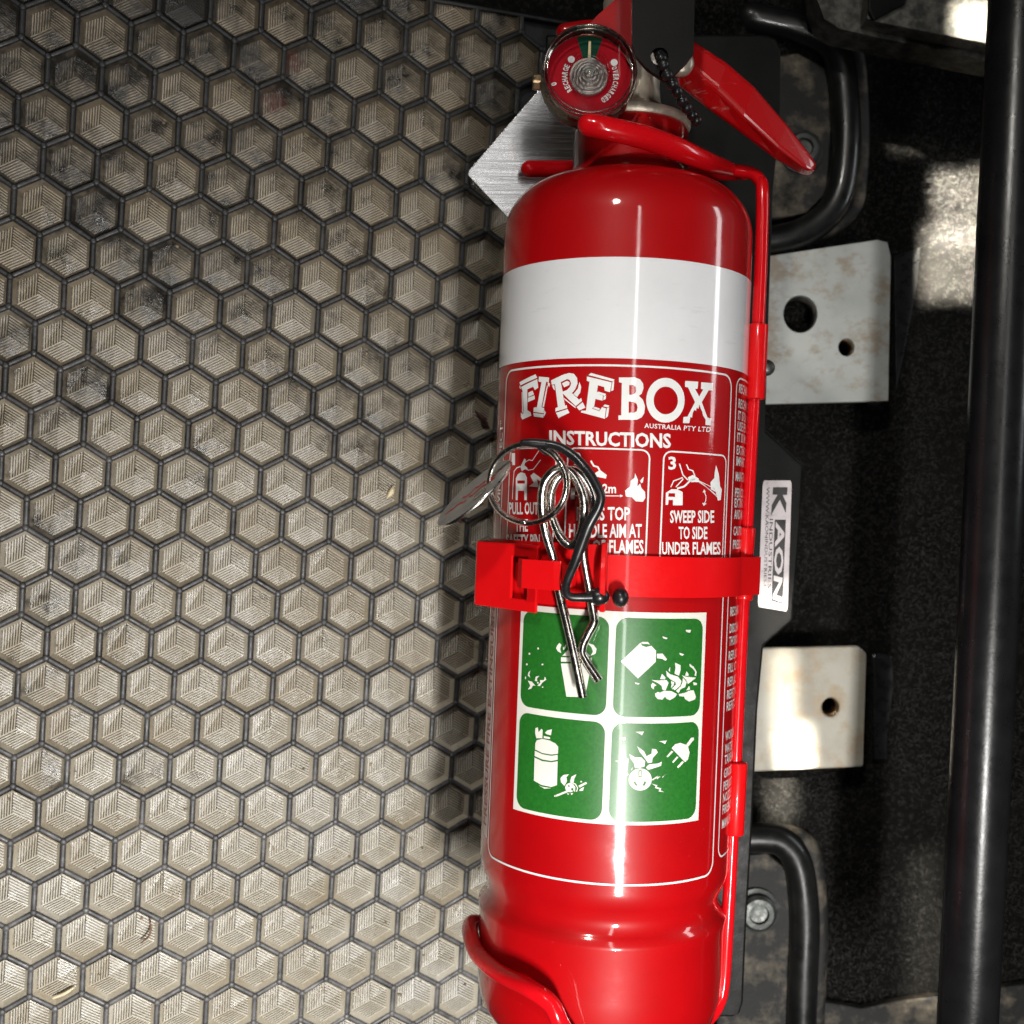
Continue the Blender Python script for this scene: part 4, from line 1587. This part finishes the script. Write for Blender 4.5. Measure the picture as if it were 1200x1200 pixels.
def build_cradle():
    w, sl = 0.0022, 0.0033
    # upright on the right
    up = [L(858, 199, -0.003), L(880, 203, 0.001), L(890, 211, 0.004), L(893.5, 226, 0.006), L(892, 300, 0.007), L(888, 390, 0.007), L(883, 470, 0.007), L(876, 600, 0.007), L(870, 720, 0.007),
          L(862, 890, 0.007), L(857, 1000, 0.007), L(852, 1090, 0.007), L(848, 1150, 0.007), L(842, 1176, 0.008), L(828, 1196, 0.012), L(800, 1216, 0.022), L(750, 1230, 0.034)]
    obj('upright', tube(up, w, 18, 8), M['red_wire'], CR)
    for xa, ya, xb, yb in ((887.5, 380, 883, 468), (872.5, 618, 869.5, 655), (870, 690, 869, 703), (863, 893, 858.5, 978)):
        bm = tube([L(xa + 1.5, ya, 0.008), L(xb + 1.5, yb, 0.008)], sl, 20, 1, smooth=False, round_caps=False)
        o = obj('sleeve', bm, M['red_strap'], CR)
        bevel(o, 0.0005, 2, 60)
        for p_ in o.data.polygons:
            p_.use_smooth = True
    # front prong across the neck
    fp = [L(690, 146, 0.0330), L(705, 149, 0.0335), L(735, 156, 0.0320), L(765, 164, 0.0290), L(800, 177, 0.0225), L(830, 190, 0.013), L(858, 199, -0.003)]
    obj('front_prong', tube(fp, [0.0036, 0.0036, 0.0037, 0.0037, 0.0036, 0.0032, 0.0023], 18, 8), M['red_wire'], CR)
    bp = [L(620, 198, -0.024), L(650, 198, -0.026), L(740, 198, -0.028), L(820, 202, -0.022), L(862, 204, -0.012), L(874, 203, -0.001)]
    obj('back_prong', tube(bp, [0.0031, 0.0031, 0.0030, 0.0026, 0.0023, 0.0022], 16, 8), M['red_wire'], CR)
    # bottom hook
    hk = [L(566, 1082, -0.020), L(553, 1082, -0.008), L(551, 1094, 0.004), L(560, 1118, 0.016), L(585, 1140, 0.030), L(618, 1157, 0.042), L(645, 1176, 0.047), L(660, 1205, 0.047), L(690, 1245, 0.040)]
    obj('bottom_hook', tube(hk, 0.0028, 18, 8), M['red_wire'], CR)

    # strap: follows the cylinder, then goes round the upright
    def sheet(name, path, y0, y1, th, m, parent=CR, bev=0.0004, ytab=None):
        """path: (x, z) list in the frame, swept between axial y0 and y1, thickness th outward"""
        P2 = [Vector((a, b)) for a, b in path]
        bm = bmesh.new()
        rows = []
        n = len(P2)
        for i in range(n):
            d = (P2[min(i + 1, n - 1)] - P2[max(i - 1, 0)]).normalized()
            nn = Vector((-d.y, d.x)) * th
            q = P2[i]
            lo, hi = (y0, y1) if ytab is None else ytab(i / (n - 1))
            rows.append([bm.verts.new((q.x, lo, q.y)), bm.verts.new((q.x, hi, q.y)), bm.verts.new((q.x + nn.x, hi, q.y + nn.y)), bm.verts.new((q.x + nn.x, lo, q.y + nn.y))])
        for a, b in zip(rows, rows[1:]):
            for k in range(4):
                bm.faces.new((a[k], a[(k + 1) % 4], b[(k + 1) % 4], b[k]))
        bm.faces.new(rows[0])
        bm.faces.new(rows[-1])
        bmesh.ops.recalc_face_normals(bm, faces=bm.faces)
        o = obj(name, bm, m, parent)
        autosmooth(o, 40)
        return o
    y1, y0 = cyl(745, 651)[1], cyl(745, 699)[1]
    r0 = R + 0.0006
    arc = [(r0 * math.sin(math.radians(a)), r0 * math.cos(math.radians(a))) for a in range(-175, 70, 3)]
    ux = L(872, 672, 0.007)
    arc += [(ux.x + 0.0042 * math.sin(math.radians(a)), ux.z + 0.0042 * math.cos(math.radians(a))) for a in range(60, 190, 12)]
    arc += [(r0 * math.sin(math.radians(a)), r0 * math.cos(math.radians(a))) for a in range(112, 184, 4)]
    sheet('strap', arc, y0, y1, 0.0012, M['red_strap'])
    # under plate of the latch lying on the strap
    yA, yB = cyl(650, 634)[1], cyl(650, 710)[1]
    r1 = R + 0.0022
    a0 = cyl(582, 670)[0] / R
    a1 = cyl(709, 670)[0] / R
    arc = [(r1 * math.sin(a0 + (a1 - a0) * k / 20), r1 * math.cos(a0 + (a1 - a0) * k / 20)) for k in range(21)]
    sheet('latch_plate', arc, yB + 0.0006, yA - 0.0004, 0.0010, M['red_strap'])
    # upright flange at the right end of the latch plate, with a rounded profile
    sx = r1 * math.sin(a1)
    sz = r1 * math.cos(a1)
    nx, nz = math.sin(a1), math.cos(a1)
    bm = bmesh.new()
    m = 14
    rows = []
    for k in range(m + 1):
        t = k / m
        y = yB - 0.0004 + (yA - yB + 0.0008) * t
        h = 0.0085 * (0.55 + 0.45 * math.sin(math.pi * t)) 
        rows.append([bm.verts.new((sx + u * nz + hh * nx, y, sz - u * nx + hh * nz)) for u, hh in ((-0.0008, -0.0002), (-0.0008, h), (0.0010, h), (0.0010, -0.0002))])
    for a, b in zip(rows, rows[1:]):
        for k in range(4):
            bm.faces.new((a[k], a[(k + 1) % 4], b[(k + 1) % 4], b[k]))
    bm.faces.new(rows[0])
    bm.faces.new(rows[-1])
    bmesh.ops.recalc_face_normals(bm, faces=bm.faces)
    bevel(obj('latch_flange', bm, M['red_strap'], CR), 0.0004, 2)
    # outer hasp plate with a slot, folded back round its left edge
    q0, q1 = L(557, 672, 0.022), L(629, 672, 0.0405)
    yt, yb = L(590, 636, 0.032).y, L(590, 713, 0.032).y
    bm = bmesh.new()
    d = Vector((q1.x - q0.x, 0, q1.z - q0.z))
    ln = d.length
    d.normalize()
    nrm = Vector((-d.z, 0, d.x))

    def f(u, v, w_):
        return Vector((q0.x, 0, q0.z)) + d * u + Vector((0, v, 0)) + nrm * w_
    us, ue = 0.60 * ln, 0.85 * ln
    h = yt - yb
    prism([[(0, yb), (ln, yb + h * -0.02), (ln, yt - h * 0.0), (0, yt)], [(us, yb + h * .17), (ue, yb + h * .17), (ue, yb + h * .80), (us, yb + h * .80)]], -0.0012, 0.0, bm, f)
    bevel(obj('hasp', bm, M['red_strap'], CR), 0.0004, 2)
    back = [(q0.x + 0.0004, q0.z - 0.0002), (q0.x - 0.0002, q0.z - 0.004), (q0.x + 0.001, q0.z - 0.012), (q0.x + 0.004, q0.z - 0.022), (q0.x + 0.009, q0.z - 0.034)]
    sheet('hasp_fold', back, yb + 0.0002, yt - 0.0002, 0.0011, M['red_strap'])
    # staple tongue through the slot
    ya, yb2 = L(632, 656, 0.045).y, L(632, 690, 0.045).y
    pA, pB, pC, pD = L(611, 672, 0.0335), L(615, 672, 0.0440), L(650, 672, 0.0495), L(652, 672, 0.0440)
    path = [(p.x, p.z) for p in (pA, L(611.5, 672, 0.040), pB, L(632, 672, 0.0468), pC, L(652.5, 672, 0.0485), pD)]
    sheet('staple', path, yb2, ya, 0.0012, M['red_strap'])
    pE = [(p.x, p.z) for p in (L(650, 672, 0.0452), L(658, 672, 0.0462), L(668, 672, 0.0462), L(672, 672, 0.0445))]
    sheet('staple_end', pE, L(655, 688, 0.046).y, L(655, 662, 0.046).y, 0.0010, M['red_strap'])


build_cradle()


# ================================================================== PIN, RING, DISC, TETHER (all in the extinguisher frame, then to world)
def world_obj(name, bm, m):
    bm.transform(BW)
    return obj(name, bm, m)


def clip_pt(x, y, z):
    return L(x, y, z)


w = 0.00142
cp = [(683, 817, 0.0480), (669.5, 753, 0.0478), (654.6, 690, 0.0472), (648.5, 655, 0.0478), (638.5, 620, 0.0500), (635, 585, 0.0525), (640, 562, 0.0540), (656, 549, 0.0550), (672.7, 558, 0.0555), (684, 585, 0.0550), (682, 620, 0.0535),
      (671.5, 639, 0.0520), (658.7, 631.7, 0.0510), (647.6, 608, 0.0505), (644.7, 585, 0.0510), (650, 565, 0.0515), (662, 553, 0.0520), (675, 553, 0.0520), (688, 569, 0.0515), (694.5, 590, 0.0510), (692, 610, 0.0500), (686, 632, 0.0490),
      (684, 652, 0.0485), (690.5, 690, 0.0475), (695, 716, 0.0470), (696, 729, 0.0472), (689, 743, 0.0472), (682.5, 758, 0.0472), (684.5, 771, 0.0474), (702, 798, 0.0490)]
bm = tube([L(*q) for q in cp], w, 14, 7, round_caps=False)
o = world_obj('hairpin_clip', bm, M['chrome'])
autosmooth(o, 50)
tag(o, 'bent steel hairpin clip with coiled loop through the red latch', 'clip')

# split ring: two turns
pts = []
cx, cy = 618.5, 567
N = 84
for k in range(N + 1):
    a = 2 * math.pi * 1.93 * k / N + math.radians(-70)
    e = 1.0 - 0.035 * (k / N)
    x = cx + 46.5 * e * math.cos(a)
    y = cy - 47 * e * math.sin(a)
    z = 0.0495 + 0.0075 * math.cos(a) + 0.0012 * k / N
    pts.append(L(x, y, z))
bm = tube(pts, 0.00092, 10, 1, smooth=False)
o = world_obj('split_ring', bm, M['ring'])
tag(o, 'double wire split key ring joining clip, disc and tether', 'ring')


# oval disc tag: a round disc seen aslant
def build_disc():
    c = at(555, 577, ZA + 0.040)
    a1 = (at(597, 546, ZA + 0.046) - at(513, 608, ZA + 0.034))
    rad = a1.length / 2
    ex = a1.normalized()
    v = Vector((0, 0, 1)) - ex * ex.z
    v.normalize()
    side = ex.cross(v).normalized()
    tl = math.radians(75)
    ey = (side * math.cos(tl) + v * math.sin(tl)).normalized()
    ez = ex.cross(ey).normalized()
    if ez.z < 0:
        ey, ez = -ey, -ez
    MX = Matrix((ex, ey, ez)).transposed().to_4x4()
    MX.translation = c
    r = empty('disc_tag')
    r.location = c
    inv = Matrix.Translation(-c)
    tag(r, 'thin round grey disc tag with red scratches hanging from the split ring', 'disc tag')
    th = 0.0010
    bm = lathe([(0, -th), (rad * .985, -th), (rad, -th * .7), (rad, -th * .3), (rad * .985, 0), (rad * .97, 0.00001)], 64, 'Z', False)
    bm.transform(inv @ MX)
    autosmooth(obj('rim', bm, M['steel_edge'], r), 40)
    bm = bmesh.new()
    vs = [bm.verts.new((rad * .97 * math.cos(2 * math.pi * k / 64), rad * .97 * math.sin(2 * math.pi * k / 64), 0.00002)) for k in range(64)]
    bm.faces.new(vs)
    bm.transform(inv @ MX)
    obj('face', bm, M['disc'], r, smooth=False)
    bm = bmesh.new()
    rnd = random.Random(3)
    for row, (x0, x1, yy) in enumerate(((-.75, -.15, -.1), (-.35, .35, .12), (-.1, .62, -.12), (.25, .75, .18))):
        xs = [x0 + (x1 - x0) * k / 6 for k in range(7)]
        P_ = [(x * rad, (yy + rnd.uniform(-.10, .10)) * rad) for x in xs]
        for (xa, ya), (xb, yb) in zip(P_, P_[1:]):
            ww = rad * 0.045
            q = [bm.verts.new((xa, ya - ww, 0.00012)), bm.verts.new((xb, yb - ww, 0.00012)), bm.verts.new((xb, yb + ww, 0.00012)), bm.verts.new((xa, ya + ww, 0.00012))]
            bm.faces.new(q)
    bm.transform(inv @ MX)
    obj('red_scratches', bm, M['red_strap'], r, smooth=False)
    bm = lathe([(rad * .10, 0.00025), (rad * .15, 0.0004), (rad * .19, 0.00025)], 20, 'Z', False)
    bm.transform(inv @ MX @ Matrix.Translation((rad * .28, -rad * .45, 0)))
    obj('eyelet', bm, M['steel_edge'], r)


build_disc()

# black tether from the ring to the latch flange, with two ball stops
r = empty('tether', BW @ L(690, 640, 0.046))
tag(r, 'black rubber tether looping from the split ring to the latch flange', 'tether')
inv = Matrix.Translation(-r.location) @ BW
tp = [(613, 518.5, 0.054), (626, 519, 0.0545), (645, 521, 0.0550), (660, 526, 0.0560), (675, 537, 0.0575), (690, 554, 0.0590), (700, 571, 0.0595), (704, 582, 0.0595), (701, 595, 0.0590), (690, 615, 0.0580), (682, 636, 0.0565), (674, 658, 0.0550), (665, 680, 0.0530), (663, 692, 0.0515), (668, 699, 0.0505), (682, 700, 0.0500), (700, 699, 0.0490)]
bm = tube([L(*q) for q in tp], [0.0010, 0.0013, 0.0013, 0.0014, 0.0014, 0.0014, 0.0014, 0.0014, 0.0015, 0.0017, 0.0017, 0.0015, 0.0013, 0.0013, 0.0013, 0.0014, 0.0019], 14, 6)
bm.transform(inv)
obj('cord', bm, M['black_plastic'], r)
for x, y, z, s, e in ((702, 699, 0.0490, 0.0028, 1.15), (727, 700, 0.0485, 0.0030, 0.85)):
    bm = bmesh.new()
    bmesh.ops.create_uvsphere(bm, u_segments=24, v_segments=16, radius=s, matrix=Matrix.Translation(L(x, y, z)) @ Matrix.Diagonal((e, 1, 1, 1)))
    bm.transform(inv)
    obj('ball_stop', bm, M['black_plastic'], r)
bm = tube([L(633, 524, 0.0530), L(642, 527, 0.0525), L(652, 531, 0.0520)], [0.0010, 0.0019, 0.0008], 12, 5)
bm.transform(inv)
obj('knot', bm, M['black_plastic'], r)


# ================================================================== small litter on the mat
def litter(name, pts, rad, m, lab, cat):
    P_ = [mat_pt(x, y) + RM.col[2] * h for x, y, h in pts]
    bm = tube(P_, rad, 8, 5)
    tag(obj(name, bm, m), lab, cat, 'litter lying on the mat')


litter('twig', [(175, 1078, 0.0006), (177, 1087, 0.0012), (174, 1096, 0.0012), (166, 1104, 0.0004)], 0.0004, M['twig'], 'tiny curved brown twig lying on the mat near the bottom left', 'twig')
litter('leaf_sliver', [(557, 482, 0.0008), (564, 490, 0.0016), (572, 500, 0.0006)], [0.0005, 0.0013, 0.0004], M['leaf'], 'dark red leaf sliver on the mat beside the extinguisher label', 'leaf')
litter('straw_chip', [(455, 583, -0.0012), (459, 577, -0.0008), (461, 571, -0.0012)], [0.0005, 0.0012, 0.0004], M['straw'], 'pale straw chip in a mat cell left of the latch', 'chip')
litter('straw_chip', [(62, 1171, -0.001), (75, 1165, -0.0004), (86, 1159, -0.001)], [0.0004, 0.0007, 0.0004], M['straw'], 'long pale straw chip on the mat in the bottom left corner', 'chip')



def build_grit():
    rnd = random.Random(5)
    bm = bmesh.new()
    n = RM.col[2]
    for k in range(520):
        X = rnd.uniform(0, 570)
        Y = rnd.uniform(20, 1200) if k % 3 else rnd.uniform(900, 1200)
        p = mat_pt(X, Y) - n * rnd.uniform(0.0026, 0.0034)
        r_ = rnd.choice((0.00022, 0.00028, 0.00035, 0.0005, 0.0007))
        mx = Matrix.Translation(p) @ Matrix.Rotation(rnd.uniform(0, 6.28), 4, Vector((rnd.uniform(-1, 1), rnd.uniform(-1, 1), 1)).normalized()) @ Matrix.Diagonal((r_ * rnd.uniform(.6, 1.7), r_, r_ * rnd.uniform(.5, 1), 1))
        bmesh.ops.create_icosphere(bm, subdivisions=1, radius=1.0, matrix=mx)
    o = obj('grit', bm, M['grit'], smooth=False, recentre=False)
    o['kind'] = 'stuff'
    o['label'] = 'fine sand grit scattered in the mat cells'


M['grit'] = simple('sand_grit', (0.20, 0.15, 0.10), 0.8, var=0.9, vscale=260)
build_grit()
